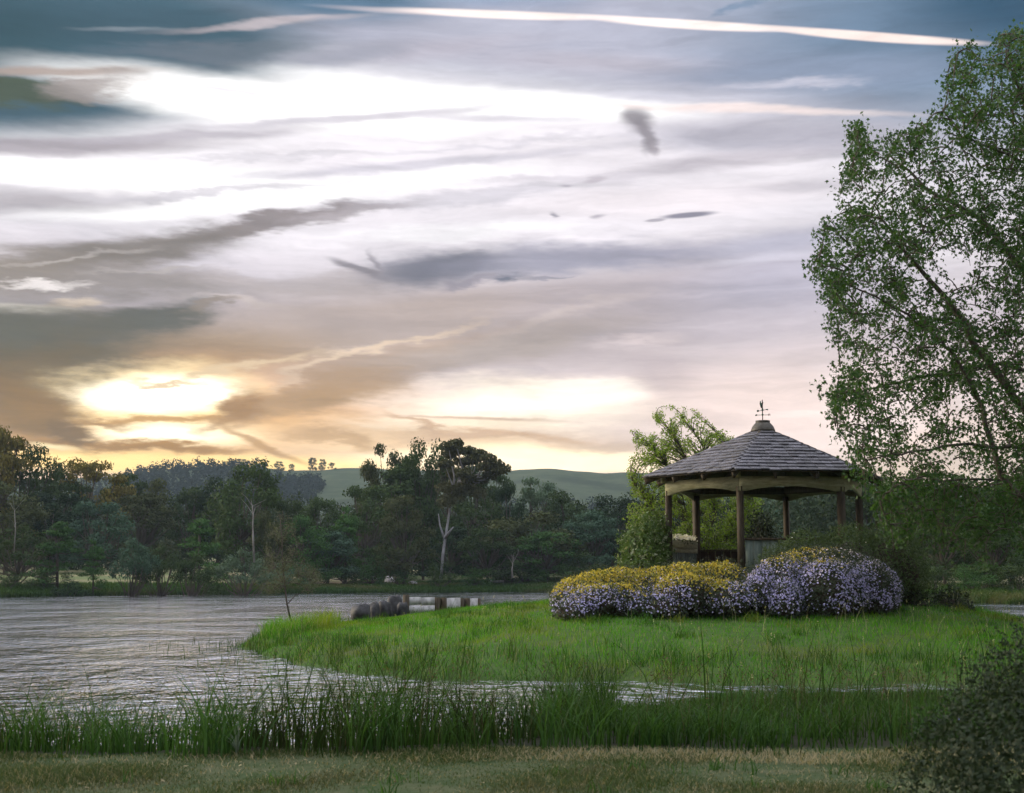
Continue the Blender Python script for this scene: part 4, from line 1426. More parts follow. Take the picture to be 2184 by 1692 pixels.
# low walls of boards between the posts
def low_wall(k, mat, h_, railmat, rail_h=.05, n_=11):
    a, b = gdir(k) * R, gdir(k + 1) * R
    L = np.linalg.norm(b - a)
    ex = (b - a) / L
    a2, b2 = a + ex * .1, b - ex * .1
    L2 = L - .2
    w = empty('low_wall', a2, 0, gz)
    me = MB().box((0, 0, h_ / 2), (L2 / n_ - .012, .03, h_)).mesh('board')
    me.materials.append(mat)
    rz = math.atan2(ex[1], ex[0])
    for q in range(n_):
        o = link_mesh('board', me, None, w, ex * L2 * (q + .5) / n_)
        o.rotation_euler = (0, 0, rz)
    MB().bar(UP * (h_ + rail_h / 2 + .002), ex * L2 + UP * (h_ + rail_h / 2 + .002), .11, rail_h).build('top_rail', railmat, w)
    return w


ZT = at(1573, 1152, (GC + gdir(0) * R)[1])[2] - FLOOR
low_wall(0, BOARD, ZT, TIMBER)
low_wall(1, BOARD, ZT, TIMBER)
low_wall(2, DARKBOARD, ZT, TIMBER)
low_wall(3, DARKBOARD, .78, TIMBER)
low_wall(4, BOARD, .72, BEAMWOOD, .12)
# bench along the back wall
a, b = gdir(3) * (R - .55), gdir(4) * (R - .55)
bn = empty('bench', GC + UP * FLOOR + (a + b) / 2)
tag(bn, 'low timber bench inside the gazebo against the dark back wall', 'bench')
ex = unit(b - a)
rz = math.atan2(ex[1], ex[0])
for q in range(3):
    o = MB().box((0, 0, 0), (1.7, .11, .04)).build('seat_slat', BEAMWOOD, bn, False, np.array((-ex[1], ex[0], 0)) * (q - 1) * .125 + UP * .43)
    o.rotation_euler = (0, 0, rz)
for s in (-1, 1):
    o = MB().box((0, 0, 0), (.07, .34, .408)).build('leg', TIMBER, bn, False, ex * s * .7 + UP * .204)
    o.rotation_euler = (0, 0, rz)
# planter of white flowers on the left back wall
prng = np.random.default_rng(14)
a, b = gdir(4) * R, gdir(5) * R
ex = unit(b - a)
mid = (a + b) / 2
pb = empty('flower_box', GC + UP * (FLOOR + .842) + mid, math.atan2(ex[1], ex[0]))
tag(pb, 'narrow box of small white flowers on the low wall at the left of the gazebo', 'planter')
MB().box((0, -.125, .09), (1.7, .03, .18)).box((0, .125, .09), (1.7, .03, .18)).box((-.835, 0, .09), (.03, .22, .18)).box((.835, 0, .09), (.03, .22, .18)).box((0, 0, .07), (1.64, .22, .14)).build('trough', BEAMWOOD, pb)
WHITEFL = foliage_mat('white_petal', (.72, .72, .74), (.85, .84, .86), .3)
SMALLGREEN = foliage_mat('small_leaf', (.03, .055, .02), (.06, .09, .035), .25)
p = np.stack([prng.uniform(-.8, .8, 500), prng.uniform(-.16, .16, 500), prng.uniform(.1, .22, 500)], 1)
o = MB().add(*leaf_cards(p, unit(prng.normal(size=p.shape) + UP), .07, .035, prng)).build('foliage', SMALLGREEN, pb)
o['kind'] = 'stuff'
p = np.stack([prng.uniform(-.8, .8, 420), prng.uniform(-.17, .17, 420), .2 + prng.uniform(0, .16, 420) * (1 - np.abs(np.linspace(-1, 1, 420)) * .3)], 1)
o = MB().add(*leaf_cards(p, unit(prng.normal(size=p.shape) + UP), .05, .045, prng)).build('white_flowers', WHITEFL, pb)
o['kind'] = 'stuff'

# ================================================================== shrubs and flower mounds on the island
def lumps_surface(lumps, n, rng, zmin=0.02, jit=.06, shell=(.86, 1.04)):
    """points on the outside of a union of ellipsoids: (points, normals)"""
    L = np.array(lumps, float)
    area = (L[:, 3] * L[:, 4] + L[:, 3] * L[:, 5] + L[:, 4] * L[:, 5])
    idx = rng.choice(len(L), int(n * 1.9), p=area / area.sum())
    d = unit(rng.normal(size=(len(idx), 3)))
    s = rng.uniform(shell[0], shell[1], len(idx))
    p = L[idx, :3] + d * L[idx, 3:6] * s[:, None]
    nrm = unit(d / L[idx, 3:6])
    keep = p[:, 2] > zmin
    for k in range(len(L)):
        q = (p - L[k, :3]) / L[k, 3:6]
        keep &= ~((np.einsum('ij,ij->i', q, q) < .74) & (idx != k))
    p, nrm = p[keep][:n], nrm[keep][:n]
    return p + rng.normal(size=p.shape) * jit * .3, nrm


def core(lumps, mat, parent, name='inner_twigs', f=.80):
    m = MB()
    u = np.linspace(0, np.pi, 9)
    v = np.arange(14) * 2 * np.pi / 14
    U, W = np.meshgrid(u, v, indexing='ij')
    d = np.stack([np.sin(U) * np.cos(W), np.sin(U) * np.sin(W), np.cos(U)], -1).reshape(-1, 3)
    i, j = np.meshgrid(np.arange(8), np.arange(14), indexing='ij')
    j2 = (j + 1) % 14
    F = np.stack([i * 14 + j, (i + 1) * 14 + j, (i + 1) * 14 + j2, i * 14 + j2], -1).reshape(-1, 4)
    for l in lumps:
        l = np.array(l)
        V = l[:3] + d * l[3:6] * f
        V[:, 2] = np.maximum(V[:, 2], -.05)
        m.add(V, F)
    o = m.build(name, mat, parent)
    o['kind'] = 'stuff'
    return o


MOUNDLEAF = foliage_mat('mound_leaf', (.030, .048, .028), (.070, .088, .060), .2, patch=.8)
PURPLE = foliage_mat('purple_petal', (.27, .26, .55), (.60, .58, .90), .25, rough=.6)
MAUVE = foliage_mat('mauve_petal', (.50, .44, .58), (.76, .68, .76), .25, rough=.6)
YELLOW = foliage_mat('golden_petal', (.42, .32, .03), (.66, .54, .11), .3, rough=.6)
YGREEN = foliage_mat('yellow_green_leaf', (.20, .20, .03), (.38, .36, .07), .3)
TWIG = plain_mat('twig', (.03, .024, .018), (.06, .05, .038), 10, .9, .1)


def flower_mound(name, label, lumps, nleaf, npur, nyel, top, seed, nmau=0, ymask=None, cat='flowering shrub', group=None):
    """lumps in world coordinates (x, y, z, rx, ry, rz)"""
    rng = np.random.default_rng(seed)
    L = np.array(lumps, float)
    o = np.array((L[:, 0].mean(), L[:, 1].mean(), h1(L[:, 0].mean(), L[:, 1].mean())))
    root = empty(name, o)
    tag(root, label, cat, group)
    L2 = L.copy()
    L2[:, :3] -= o
    gz_ = lambda p: np.array(H(p[:, 0] + o[0], p[:, 1] + o[1])) - o[2]
    p, n = lumps_surface(L2, nleaf, rng, -9, .09, (.80, 1.03))
    k = p[:, 2] > gz_(p) + .05
    p, n = p[k], n[k]
    d = unit(n + rng.normal(size=n.shape) * .9)
    s = rng.uniform(.05, .11, len(p))
    x = MB().add(*leaf_cards(p, d, s, s * .42, rng)).build('foliage', MOUNDLEAF, root)
    x['kind'] = 'stuff'
    # sprigs standing out of the outline
    q, n = lumps_surface(L2, nleaf // 5, rng, -9, .02, (.97, 1.02))
    k = q[:, 2] > gz_(q) + .25
    q, n = q[k], n[k]
    pts, nr = [], []
    for t in np.linspace(.2, 1, 5):
        pts.append(q + unit(n + np.array((0, 0, .5)) + rng.normal(size=n.shape) * .25) * (t * rng.uniform(.03, .22, len(q)))[:, None])
        nr.append(unit(rng.normal(size=n.shape)))
    pts, nr = np.concatenate(pts), np.concatenate(nr)
    top_sel = (pts[:, 2] + o[2]) > top + rng.normal(size=len(pts)) * .12
    x = MB().add(*leaf_cards(pts, nr, .05, .022, rng)).build('sprig', MOUNDLEAF, root)
    x['kind'] = 'stuff'
    patch = lambda p: np.sin(p[:, 0] * 2.3 + 1.0 + seed) * np.sin(p[:, 2] * 3.1 + p[:, 0] * 1.4) + .6 * np.sin(p[:, 0] * 5.1 - p[:, 2] * 4.0)
    if npur:
        p, n = lumps_surface(L2, npur, rng, -9, .05, (.99, 1.06))
        zz = p[:, 2] - gz_(p)
        k = (zz > .1 + rng.uniform(0, .35, len(p))) & ((p[:, 2] + o[2]) < top + rng.normal(size=len(p)) * .10) & (patch(p) + rng.normal(size=len(p)) * .42 > -.62)
        p, n = p[k], n[k]
        s = rng.uniform(.032, .062, len(p))
        x = MB().add(*leaf_cards(p, unit(n + rng.normal(size=n.shape) * .6), s, s * .8, rng)).build('purple_flowers', PURPLE, root)
        x['kind'] = 'stuff'
    if nmau:
        p, n = lumps_surface(L2, nmau, rng, -9, .05, (.99, 1.07))
        k = ((p[:, 2] + o[2]) > top - .25 + rng.normal(size=len(p)) * .15)
        p, n = p[k], n[k]
        s = rng.uniform(.028, .055, len(p))
        x = MB().add(*leaf_cards(p, unit(n + rng.normal(size=n.shape) * .6), s, s * .7, rng)).build('mauve_flowers', MAUVE, root)
        x['kind'] = 'stuff'
    if nyel:
        for nm, mt, nn in (('golden_flowers', YELLOW, nyel), ('young_leaves', YGREEN, nyel)):
            p, n = lumps_surface(L2, nn, rng, -9, .06, (.98, 1.08))
            k = ((p[:, 2] + o[2]) > top + rng.normal(size=len(p)) * .11 + .05 * np.sin(p[:, 0] * 4.1 + seed)) & (patch(p * 1.7 + 2) + rng.normal(size=len(p)) * .5 > -.9)
            if ymask is not None:
                k &= ymask(p[:, 0] + o[0], rng)
            p, n = p[k], n[k]
            s = rng.uniform(.045, .095, len(p))
            x = MB().add(*leaf_cards(p, unit(n + rng.normal(size=n.shape) * .8), s, s * .5, rng)).build(nm, mt, root)
            x['kind'] = 'stuff'
    core(L2, TWIG, root)
    return root


def lump(px0, px1, pytop, pybot, Y, ry, drop=.12):
    """an ellipsoid that fills a picture rectangle at distance Y"""
    a, b = at(px0, pytop, Y), at(px1, pybot, Y)
    rz = (a[2] - b[2]) * .5 + drop
    return ((a[0] + b[0]) / 2, Y + ry * .3, a[2] - rz, (b[0] - a[0]) / 2, ry, rz)


MG = 'flower mounds in front of the gazebo'
tz = lambda px, py, Y: at(px, py, Y)[2]
TOPL = [(1160, 1270), (1180, 1252), (1210, 1238), (1280, 1222), (1345, 1214), (1400, 1216), (1450, 1204), (1560, 1201), (1600, 1209), (1618, 1212), (1650, 1194), (1700, 1176), (1780, 1163), (1840, 1166), (1880, 1173), (1915, 1192), (1930, 1215)]


def bed_lumps(pxa, pxb, n, seed, half=70):
    """low overlapping lumps under the picture's top line: a sprawling bed rather than balls"""
    r = np.random.default_rng(seed)
    out = []
    for px in np.linspace(pxa, pxb, n):
        h = half * r.uniform(.8, 1.2)
        top = np.interp(px, [t[0] for t in TOPL], [t[1] for t in TOPL])
        out.append(lump(px - h, px + h, top + r.uniform(-3, 6), 1322, 31.3 + r.uniform(-.3, .3), 1.1))
    for px in np.linspace(pxa - 8, pxb + 8, n):
        h = half * r.uniform(.62, 1.0)
        top = np.interp(px, [t[0] for t in TOPL], [t[1] for t in TOPL])
        out.append(lump(px - h, px + h, top + r.uniform(18, 52), 1334 + r.uniform(-16, 5), 29.9 + r.uniform(-.45, .35), r.uniform(.6, .95), .04))
    return out


flower_mound('flower_mound', 'low left mound of mauve flowers with golden yellow top ending the flower bed', bed_lumps(1238, 1368, 4, 71), 11000, 19000, 24000, tz(1300, 1252, 30.2), 21, 2600, None, 'flowering shrub', MG)
flower_mound('flower_mound', 'middle flower mound with golden top and purple front below the front post of the gazebo', bed_lumps(1420, 1548, 4, 74), 11000, 20000, 22000, tz(1450, 1246, 30.2), 22, 3600,
             lambda x, r: x < 4.85 + r.normal(size=len(x)) * .25, 'flowering shrub', MG)
RM = [lump(1612, 1926, 1172, 1330, 30.9, 1.7), lump(1600, 1740, 1190, 1336, 30.0, 1.0), lump(1690, 1860, 1196, 1342, 29.4, .9), lump(1800, 1922, 1200, 1332, 29.9, .9), lump(1640, 1720, 1236, 1344, 29.2, .6), lump(1588, 1680, 1214, 1330, 29.8, .7)]
flower_mound('flower_mound', 'big rounded flower mound at the right, thick with violet blue blossom', RM, 20000, 35000, 7000, tz(1700, 1200, 30.2), 23, 6500,
             lambda x, r: (x < 6.6 + r.normal(size=len(x)) * .3), 'flowering shrub', MG)

HEDGELEAF = foliage_mat('hedge_leaf', (.042, .078, .030), (.092, .135, .052), .25)  # leaf tone lightened all over to carry the hedge's rim light
BUSHLEAF = foliage_mat('bush_leaf', (.055, .105, .028), (.105, .165, .05), .32, tip=(.30, .34, .22))
DARKLEAF = foliage_mat('dark_leaf', (.014, .024, .012), (.036, .05, .026), .15)
FOREBUSH = foliage_mat('fore_leaf', (.012, .024, .011), (.028, .044, .022), .2)


def bush(name, label, lumps, n, leaf, mat, seed, cat='shrub', sprig=0.0, extra=None, group=None):
    rng = np.random.default_rng(seed)
    L = np.array(lumps, float)
    o = np.array((L[:, 0].mean(), L[:, 1].mean(), h1(L[:, 0].mean(), L[:, 1].mean())))
    L[:, :3] -= o
    root = empty(name, o)
    tag(root, label, cat, group)
    p, d = lumps_surface(L, n, rng, -9, leaf, (.5 if name == 'foreground_bush' else .72, 1.04))
    zz = p[:, 2] + o[2] - H(p[:, 0] + o[0], p[:, 1] + o[1])
    p, d = p[zz > .03], d[zz > .03]
    s = rng.uniform(.7, 1.3, len(p)) * leaf
    x = MB().add(*leaf_cards(p, unit(d + rng.normal(size=d.shape) * .8), s, s * .5, rng, .2)).build('foliage', mat, root)
    x['kind'] = 'stuff'
    if sprig:
        q, d = lumps_surface(L, n // 12, rng, 0.2, leaf, (.97, 1.02))
        pts = np.concatenate([q + unit(d + UP * .6 + rng.normal(size=d.shape) * .2) * (t * sprig * rng.uniform(.3, 1, len(q)))[:, None] for t in np.linspace(.15, 1, 6)])
        x = MB().add(*leaf_cards(pts, unit(rng.normal(size=pts.shape)), leaf * .8, leaf * .3, rng)).build('sprig', mat, root)
        x['kind'] = 'stuff'
    if extra:
        mt, k, sz = extra
        q, d = lumps_surface(L, k, rng, 0.1, leaf, (1.0, 1.05))
        x = MB().add(*leaf_cards(q, unit(d + rng.normal(size=d.shape) * .5), sz, sz * .9, rng)).build('blossom', mt, root)
        x['kind'] = 'stuff'
    if name != 'foreground_bush':
        core(L, TWIG, root, f=.66)
    return root


bush('hedge', 'dark clipped rounded hedge behind the big violet mound at the right of the gazebo',
     [lump(1612, 1720, 1162, 1300, 32.4, .7), lump(1650, 1800, 1132, 1300, 32.6, .8), lump(1740, 1900, 1120, 1300, 32.4, .9), lump(1830, 1980, 1116, 1318, 32.2, .9), lump(1885, 1984, 1144, 1322, 32.0, .8)],
     21000, .06, HEDGELEAF, 31, 'hedge', .12, (WHITEFL, 26, .035))
bush('leafy_bush', 'leafy green bush with pale leaf tips left of the gazebo posts',
     [lump(1326, 1400, 1120, 1230, 35.0, .8), lump(1350, 1428, 1096, 1230, 35.4, .9), lump(1330, 1420, 1160, 1235, 34.6, .8)], 5200, .11, BUSHLEAF, 32, 'shrub', .25)
bush('dark_shrub', 'dark pointed shrub showing inside the gazebo behind the pale green boards',
     [lump(1600, 1650, 1095, 1200, 39.6, .6), lump(1592, 1668, 1135, 1215, 39.6, .7)], 2600, .10, DARKLEAF, 33, 'shrub', .3)
bush('dark_shrub', 'low dark brown-green shrub on the lawn right of the violet mound',
     [lump(1915, 2010, 1262, 1340, 31.5, .8), lump(1980, 2085, 1258, 1338, 32.0, .8)], 5000, .07, DARKLEAF, 34, 'shrub', .15)
BLUEFL = foliage_mat('blue_petal', (.16, .19, .60), (.28, .30, .72), .2)
bush('foreground_bush', 'big dark out-of-focus bush with a few blue blossoms in the lower right corner',
     [(2.44, 6.5, .62, .66, .7, .60), (3.1, 6.9, .85, .95, .9, .70), (2.42, 6.3, .15, .66, .6, .55), (3.5, 6.0, .3, 1.0, .8, .7), (2.72, 6.6, 1.02, .42, .5, .36)],
     52000, .033, FOREBUSH, 35, 'shrub', .15, (BLUEFL, 16, .022))


# ------------------------------------------------------------------ trees grown from limbs to the tips of their twigs
def bez(a, c, b, n):
    t = np.linspace(0, 1, n)[:, None]
    return (1 - t) ** 2 * a + 2 * t * (1 - t) * c + t * t * b


def grow(limbs, targets, rng, sag=.10, r0=.02):
    """joins every target point to the nearest wood already there"""
    pts = np.concatenate([l for l in limbs])
    targets = np.asarray(targets)
    d0 = np.array([np.min(np.linalg.norm(pts - t, axis=1)) for t in targets])
    twigs = []
    for t in targets[np.argsort(d0)]:
        dd = np.linalg.norm(pts - t, axis=1) + .55 * np.maximum(0, pts[:, 2] - t[2])
        k = np.argmin(dd)
        a = pts[k]
        L = np.linalg.norm(t - a)
        c = (a + t) / 2 + UP * L * sag + rng.normal(size=3) * L * .10
        path = bez(a, c, t, 6)
        twigs.append(path)
        if L > .5:
            pts = np.concatenate([pts, path[2:]])
    return twigs


def inside(poly, p):
    return seg_dist(np.asarray(p, float), poly) > 0


def crown_targets(poly, n, Ya, Yb, rng, dens=None):
    poly = np.asarray(poly, float)
    out = []
    lo, hi = poly.min(0), poly.max(0)
    while len(out) < n:
        q = rng.uniform(lo, hi, (400, 2))
        sd = seg_dist(q, poly)
        for (x, y), s in zip(q, sd):
            if s <= 0 or (dens is not None and rng.uniform() > dens(x, y)):
                continue
            out.append(at(x, y, rng.uniform(Ya, Yb)))
    return np.array(out[:n])


def leafy(twigs, per, size, spread, rng, droop=.8, star=True, frac=.35):
    P, Nn = [], []
    for tw in twigs:
        k = rng.poisson(per)
        t = frac + (1 - frac) * rng.uniform(0, 1, k) ** .7
        i = np.clip((t * 5).astype(int), 0, 4)
        f = (t * 5 - i)[:, None]
        p = tw[i] * (1 - f) + tw[i + 1] * f + rng.normal(size=(k, 3)) * spread
        P.append(p)
        Nn.append(unit(rng.normal(size=(k, 3)) + UP * .5))
    return np.concatenate(P), np.concatenate(Nn)


# maple-like tree leaning in from the right ------------------------------------
MAPLE = foliage_mat('maple_leaf', (.024, .066, .018), (.056, .118, .030), .42, rough=.5, spec=.2)
mr = np.random.default_rng(101)
TY = 28.5
tbase = np.array((13.2, 29.2, h1(13.2, 29.2) - .1))
mt_ = empty('maple_tree', tbase)
tag(mt_, 'large star-leaved tree leaning into the picture from the right edge', 'tree')


def limb(pts, r, name='limb'):
    P = np.array([at(x, y, Y) for x, y, Y in pts])
    # soften the corners
    k = np.linspace(0, len(P) - 1, len(P) * 4)
    Q = np.stack([np.interp(k, np.arange(len(P)), P[:, i]) for i in range(3)], 1)
    Q[1:-1] = (Q[:-2] + 2 * Q[1:-1] + Q[2:]) / 4
    Q += mr.normal(size=Q.shape) * .02
    MB().tube(Q - tbase, np.linspace(r * .8, r * .15, len(Q)), 8).build(name, BARK, mt_, True)
    return Q


T0 = np.array([tbase, tbase + (-.15, 0, 1.6), tbase + (-.3, -.1, 3.0), tbase + (-.35, -.2, 4.6), tbase + (-.25, -.2, 6.6), tbase + (-.3, -.1, 9.0), tbase + (-.6, 0, 11.2)])
kk = np.linspace(0, 6, 26)
T0 = np.stack([np.interp(kk, np.arange(7), T0[:, i]) for i in range(3)], 1)
MB().tube(T0 - tbase, np.interp(kk, [0, .6, 3, 6], [.42, .27, .2, .05]), 10).build('trunk', BARK, mt_, True)
px_ = lambda p: (1092 + 0 * p, 0)
trunk_px = lambda z: (2184 + 260, None)
limbs = [T0]
limbs.append(limb([(2440, 1090, 29), (2300, 985, 28.7), (2184, 871, 28.4), (2093, 759, 28.2), (2039, 661, 28), (1950, 560, 27.6), (1880, 470, 27.2)], .15))
limbs.append(limb([(2430, 900, 29), (2290, 720, 28.8), (2184, 582, 28.6), (2104, 474, 28.6), (1985, 408, 28.9), (1900, 330, 29.2)], .13))
limbs.append(limb([(2300, 1180, 28), (2184, 1075, 27.5), (2126, 998, 27.4), (2097, 864, 27.3), (2039, 762, 27.2), (1996, 712, 27), (1900, 650, 26.6), (1790, 600, 26.4)], .085))
limbs.append(limb([(2420, 1010, 29), (2300, 965, 28.2), (2184, 958, 27.6), (2039, 947, 27), (1930, 965, 26.6), (1850, 985, 26.4)], .07))
limbs.append(limb([(2420, 1060, 29), (2280, 1010, 29.4), (2184, 1018, 29.6), (2003, 1027, 29.8), (1900, 1040, 30)], .06))
limbs.append(limb([(2420, 760, 29), (2300, 480, 29), (2200, 260, 28.8), (2158, 145, 28.6), (2150, 85, 28.5)], .10))
limbs.append(limb([(2400, 880, 29), (2290, 830, 30), (2130, 770, 30.6), (1990, 800, 31), (1860, 830, 31), (1790, 850, 31)], .075))
limbs.append(limb([(2250, 372, 28.9), (2150, 330, 28.2), (2050, 290, 27.8), (2010, 230, 27.6)], .05))
# limbs on the side away from the picture
for a_, up_, h_ in ((0.2, .5, 4.2), (-.7, .6, 5.2), (.9, .55, 6.0), (-1.5, .5, 4.6), (1.6, .6, 7.0), (0.0, .8, 8.0)):
    d = np.array((math.cos(a_), math.sin(a_), up_))
    s = T0[int(np.argmin(np.abs(T0[:, 2] - tbase[2] - h_)))]
    Q = bez(s, s + d * 2.6 + UP * .3, s + d * 4.6 - UP * .4, 14)
    MB().tube(Q - tbase, np.linspace(.10, .025, 14), 7).build('limb', BARK, mt_, True)
    limbs.append(Q)
SIL = [(2190, 52), (2110, 85), (2055, 95), (2015, 150), (2012, 225), (1970, 250), (1930, 262), (1880, 275), (1822, 250), (1806, 300), (1800, 345), (1784, 390), (1786, 440), (1750, 476),
       (1730, 500), (1728, 560), (1742, 610), (1748, 650), (1765, 690), (1780, 730), (1792, 765), (1750, 812), (1772, 850), (1770, 900), (1790, 940), (1800, 965), (1838, 1000), (1838, 1040), (1870, 1075), (1930, 1080),
       (1990, 1050), (2100, 1060), (2260, 1090), (2260, 60)]


def mdens(x, y):
    d = 1.0
    for (cx, cy, r, k) in ((2050, 560, 60, .85), (1950, 360, 45, .7), (1880, 420, 45, .7), (1850, 640, 45, .6), (1900, 760, 50, .7), (1930, 880, 50, .7), (2090, 330, 45, .7), (1800, 900, 35, .6), (2000, 940, 70, .7), (2060, 1000, 60, .7), (2150, 420, 60, .55), (2120, 640, 60, .55), (2150, 720, 60, .5), (1990, 180, 40, .3), (1880, 1010, 40, .8), (2090, 880, 50, .5)):
        d *= 1 - k * math.exp(-((x - cx) ** 2 + (y - cy) ** 2) / r ** 2)
    return d


tg = crown_targets(SIL, 1900, 25.6, 31.6, mr, mdens)
drop_px = [(1842, 1005, 27), (1846, 1030, 27), (1838, 1018, 27.2), (1856, 1052, 27.3), (1870, 1078, 27.5), (1905, 1100, 28), (1950, 1092, 28), (1990, 1110, 28.5), (1900, 1060, 28), (2040, 1085, 28.5), (1930, 1120, 28), (1870, 1100, 28), (2080, 1120, 28.6), (2150, 1110, 28.6), (1730, 558, 26.5), (1745, 812, 27), (1765, 820, 27)]
LOW = [(1848, 1050), (1868, 1110), (1905, 1150), (1960, 1135), (2040, 1175), (2120, 1165), (2260, 1190), (2260, 1040)]
drop = np.concatenate([np.array([at(*q) for q in drop_px]), crown_targets(LOW, 150, 26.4, 29.2, mr)])
far_t = []
while len(far_t) < 900:
    q = mr.uniform(-1, 1, 3)
    if np.linalg.norm(q) < 1 and q @ q > .12:
        p = np.array((14.2, 29.6, 7.6)) + q * (5.0, 5.2, 5.2)
        if p[0] > 11.6:
            far_t.append(p)
tw = grow(limbs, np.concatenate([tg, drop]), mr, .16)
for t_ in tw:                                      # the last part of every twig hangs
    t_ -= UP * (np.linspace(0, 1, 6) ** 3 * mr.uniform(.0, .34))[:, None]
tw2 = grow(limbs, np.array(far_t), mr, .08)
m_ = MB()
for t_ in tw + tw2:
    L = np.linalg.norm(t_[-1] - t_[0])
    m_.tube(t_ - tbase, np.linspace(min(.030, .009 + .010 * L), .004, 6), 4, False)
x = m_.build('twigs', BARK, mt_)
x['kind'] = 'stuff'
P1, N1 = leafy(tw, 25, .1, .10, mr, frac=.25)
P2, N2 = leafy(tw2, 24, .1, .16, mr)
Pa, Na = np.concatenate([P1, P2]), np.concatenate([N1, N2])
# leaves that stand alone against the sky along the left outline are parts of their own
dirs = Pa - CAM
pxs = 1092 + FPX * dirs[:, 0] / (dirs[:, 1] * math.cos(PITCH) + dirs[:, 2] * math.sin(PITCH))
pys = 846 - FPX * (dirs[:, 2] * math.cos(PITCH) - dirs[:, 1] * math.sin(PITCH)) / (dirs[:, 1] * math.cos(PITCH) + dirs[:, 2] * math.sin(PITCH))
sdo = np.minimum(seg_dist(np.stack([pxs, pys], 1), SIL), 1e9)
order = np.argsort(np.where((pys < 1080) & (pxs < 2150), sdo, 1e6))
single = order[:240]
mask = np.ones(len(Pa), bool)
mask[single] = False
V_, F_ = star_leaves(Pa[mask] - tbase, Na[mask], mr.uniform(.075, .13, mask.sum()), mr)
x = MB().add(V_, F_).build('crown', MAPLE, mt_)
x['kind'] = 'stuff'
lm = []
for q in range(5):
    V_, F_ = star_leaves(np.zeros((1, 3)), unit(mr.normal(size=(1, 3))), .125, mr)
    me = MB().add(V_, F_).mesh('leaf')
    me.materials.append(MAPLE)
    lm.append(me)
for i_ in single:
    o = link_mesh('leaf', lm[mr.integers(5)], None, mt_, Pa[i_] - tbase, (mr.uniform(-.6, .6), mr.uniform(-.6, .6), mr.uniform(0, 6.28)))

# pale green wind-blown tree behind the gazebo ----------------------------------
WILLOW = foliage_mat('willow_leaf', (.13, .235, .025), (.25, .35, .06), .50, rough=.5, tip=(.32, .36, .25))
wr_ = np.random.default_rng(55)
WY = 41.5
wb_ = at(1470, 1205, WY)
wb_[2] = h1(wb_[0], WY) - .1
wt = empty('willow_tree', wb_)
tag(wt, 'pale yellow-green wind-blown tree rising behind the left side of the gazebo', 'tree')
wl = []
for pts, r in (([(1470, 1225), (1468, 1120), (1450, 1030), (1400, 960), (1352, 930)], .07), ([(1475, 1225), (1480, 1100), (1475, 1000), (1440, 930), (1400, 885)], .07), ([(1472, 1225), (1492, 1110), (1510, 1010), (1500, 950), (1450, 880)], .07),
               ([(1478, 1225), (1520, 1120), (1545, 1030), (1560, 960), (1530, 920)], .06), ([(1466, 1225), (1430, 1150), (1390, 1080), (1350, 1030)], .06), ([(1478, 1225), (1540, 1160), (1590, 1110), (1612, 1080)], .06), ([(1476, 1225), (1500, 1160), (1530, 1090)], .05)):
    P = np.array([at(x, y, WY + wr_.uniform(-.6, .6)) for x, y in pts])
    k = np.linspace(0, len(P) - 1, len(P) * 4)
    Q = np.stack([np.interp(k, np.arange(len(P)), P[:, i]) for i in range(3)], 1)
    Q[1:-1] = (Q[:-2] + 2 * Q[1:-1] + Q[2:]) / 4
    wl.append(Q)
    MB().tube(Q - wb_, np.linspace(r * .40, r * .06, len(Q)), 7).build('stem', BARK, wt, True)
WS = [(1438, 868), (1400, 890), (1385, 880), (1392, 915), (1345, 935), (1352, 985), (1335, 1005), (1345, 1060), (1325, 1110), (1335, 1180), (1380, 1215), (1600, 1210), (1640, 1150), (1620, 1060), (1590, 1010), (1560, 935), (1520, 905), (1480, 880)]
wt_t = crown_targets(WS, 1100, WY - 1.4, WY + 1.4, wr_)
wtw = []
for t_ in wt_t:                                    # every spray is swept up to the left and curls over to the right
    pts = np.concatenate(wl)
    k = np.argmin(np.linalg.norm(pts - (t_ + np.array((.25, 0, -.35))), axis=1))
    a = pts[k]
    c = (a + t_) / 2 + np.array((-.20, 0, .26)) + wr_.normal(size=3) * .06
    wtw.append(bez(a, c, t_ + np.array((.05, 0, .05)), 6))
m_ = MB()
for t_ in wtw:
    m_.tube(t_ - wb_, np.linspace(.012, .004, 6), 4, False)
x = m_.build('twigs', BARK, wt)
x['kind'] = 'stuff'
P1, N1 = leafy(wtw, 30, .1, .045, wr_, frac=.2)
s = wr_.uniform(.055, .10, len(P1))
x = MB().add(*leaf_cards(P1 - wb_, N1, s, s * .42, wr_, .3)).build('crown', WILLOW, wt)
x['kind'] = 'stuff'

# bare sapling at the tip of the island -----------------------------------------
SAPLEAF = foliage_mat('sapling_leaf', (.07, .085, .05), (.12, .135, .09), .3)
sr = np.random.default_rng(66)
SY = 38.5
sb = at(620, 1322, SY)
sb[2] = h1(sb[0], SY) - .03
st_ = empty('sapling_tree', sb)
tag(st_, 'thin sapling with sparse brown leaves at the left tip of the island', 'tree')
sl = []
for nm, pts, r in (('trunk', [(620, 1326), (614, 1285), (606, 1245), (602, 1200), (600, 1150), (597, 1095)], .03), ('branch', [(614, 1287), (630, 1272), (652, 1258)], .014), ('branch', [(605, 1240), (585, 1210), (570, 1180)], .012), ('branch', [(603, 1215), (622, 1185), (640, 1160)], .012), ('branch', [(601, 1170), (585, 1140), (575, 1120)], .01), ('branch', [(600, 1150), (615, 1125), (622, 1108)], .01), ('branch', [(606, 1250), (640, 1232), (672, 1230)], .01)):
    P = np.array([at(x, y, SY) for x, y in pts]) + sr.normal(size=(len(pts), 3)) * .02
    sl.append(P)
    MB().tube(P - sb, np.linspace(r, r * .35, len(P)), 6).build(nm, BARK, st_, True)
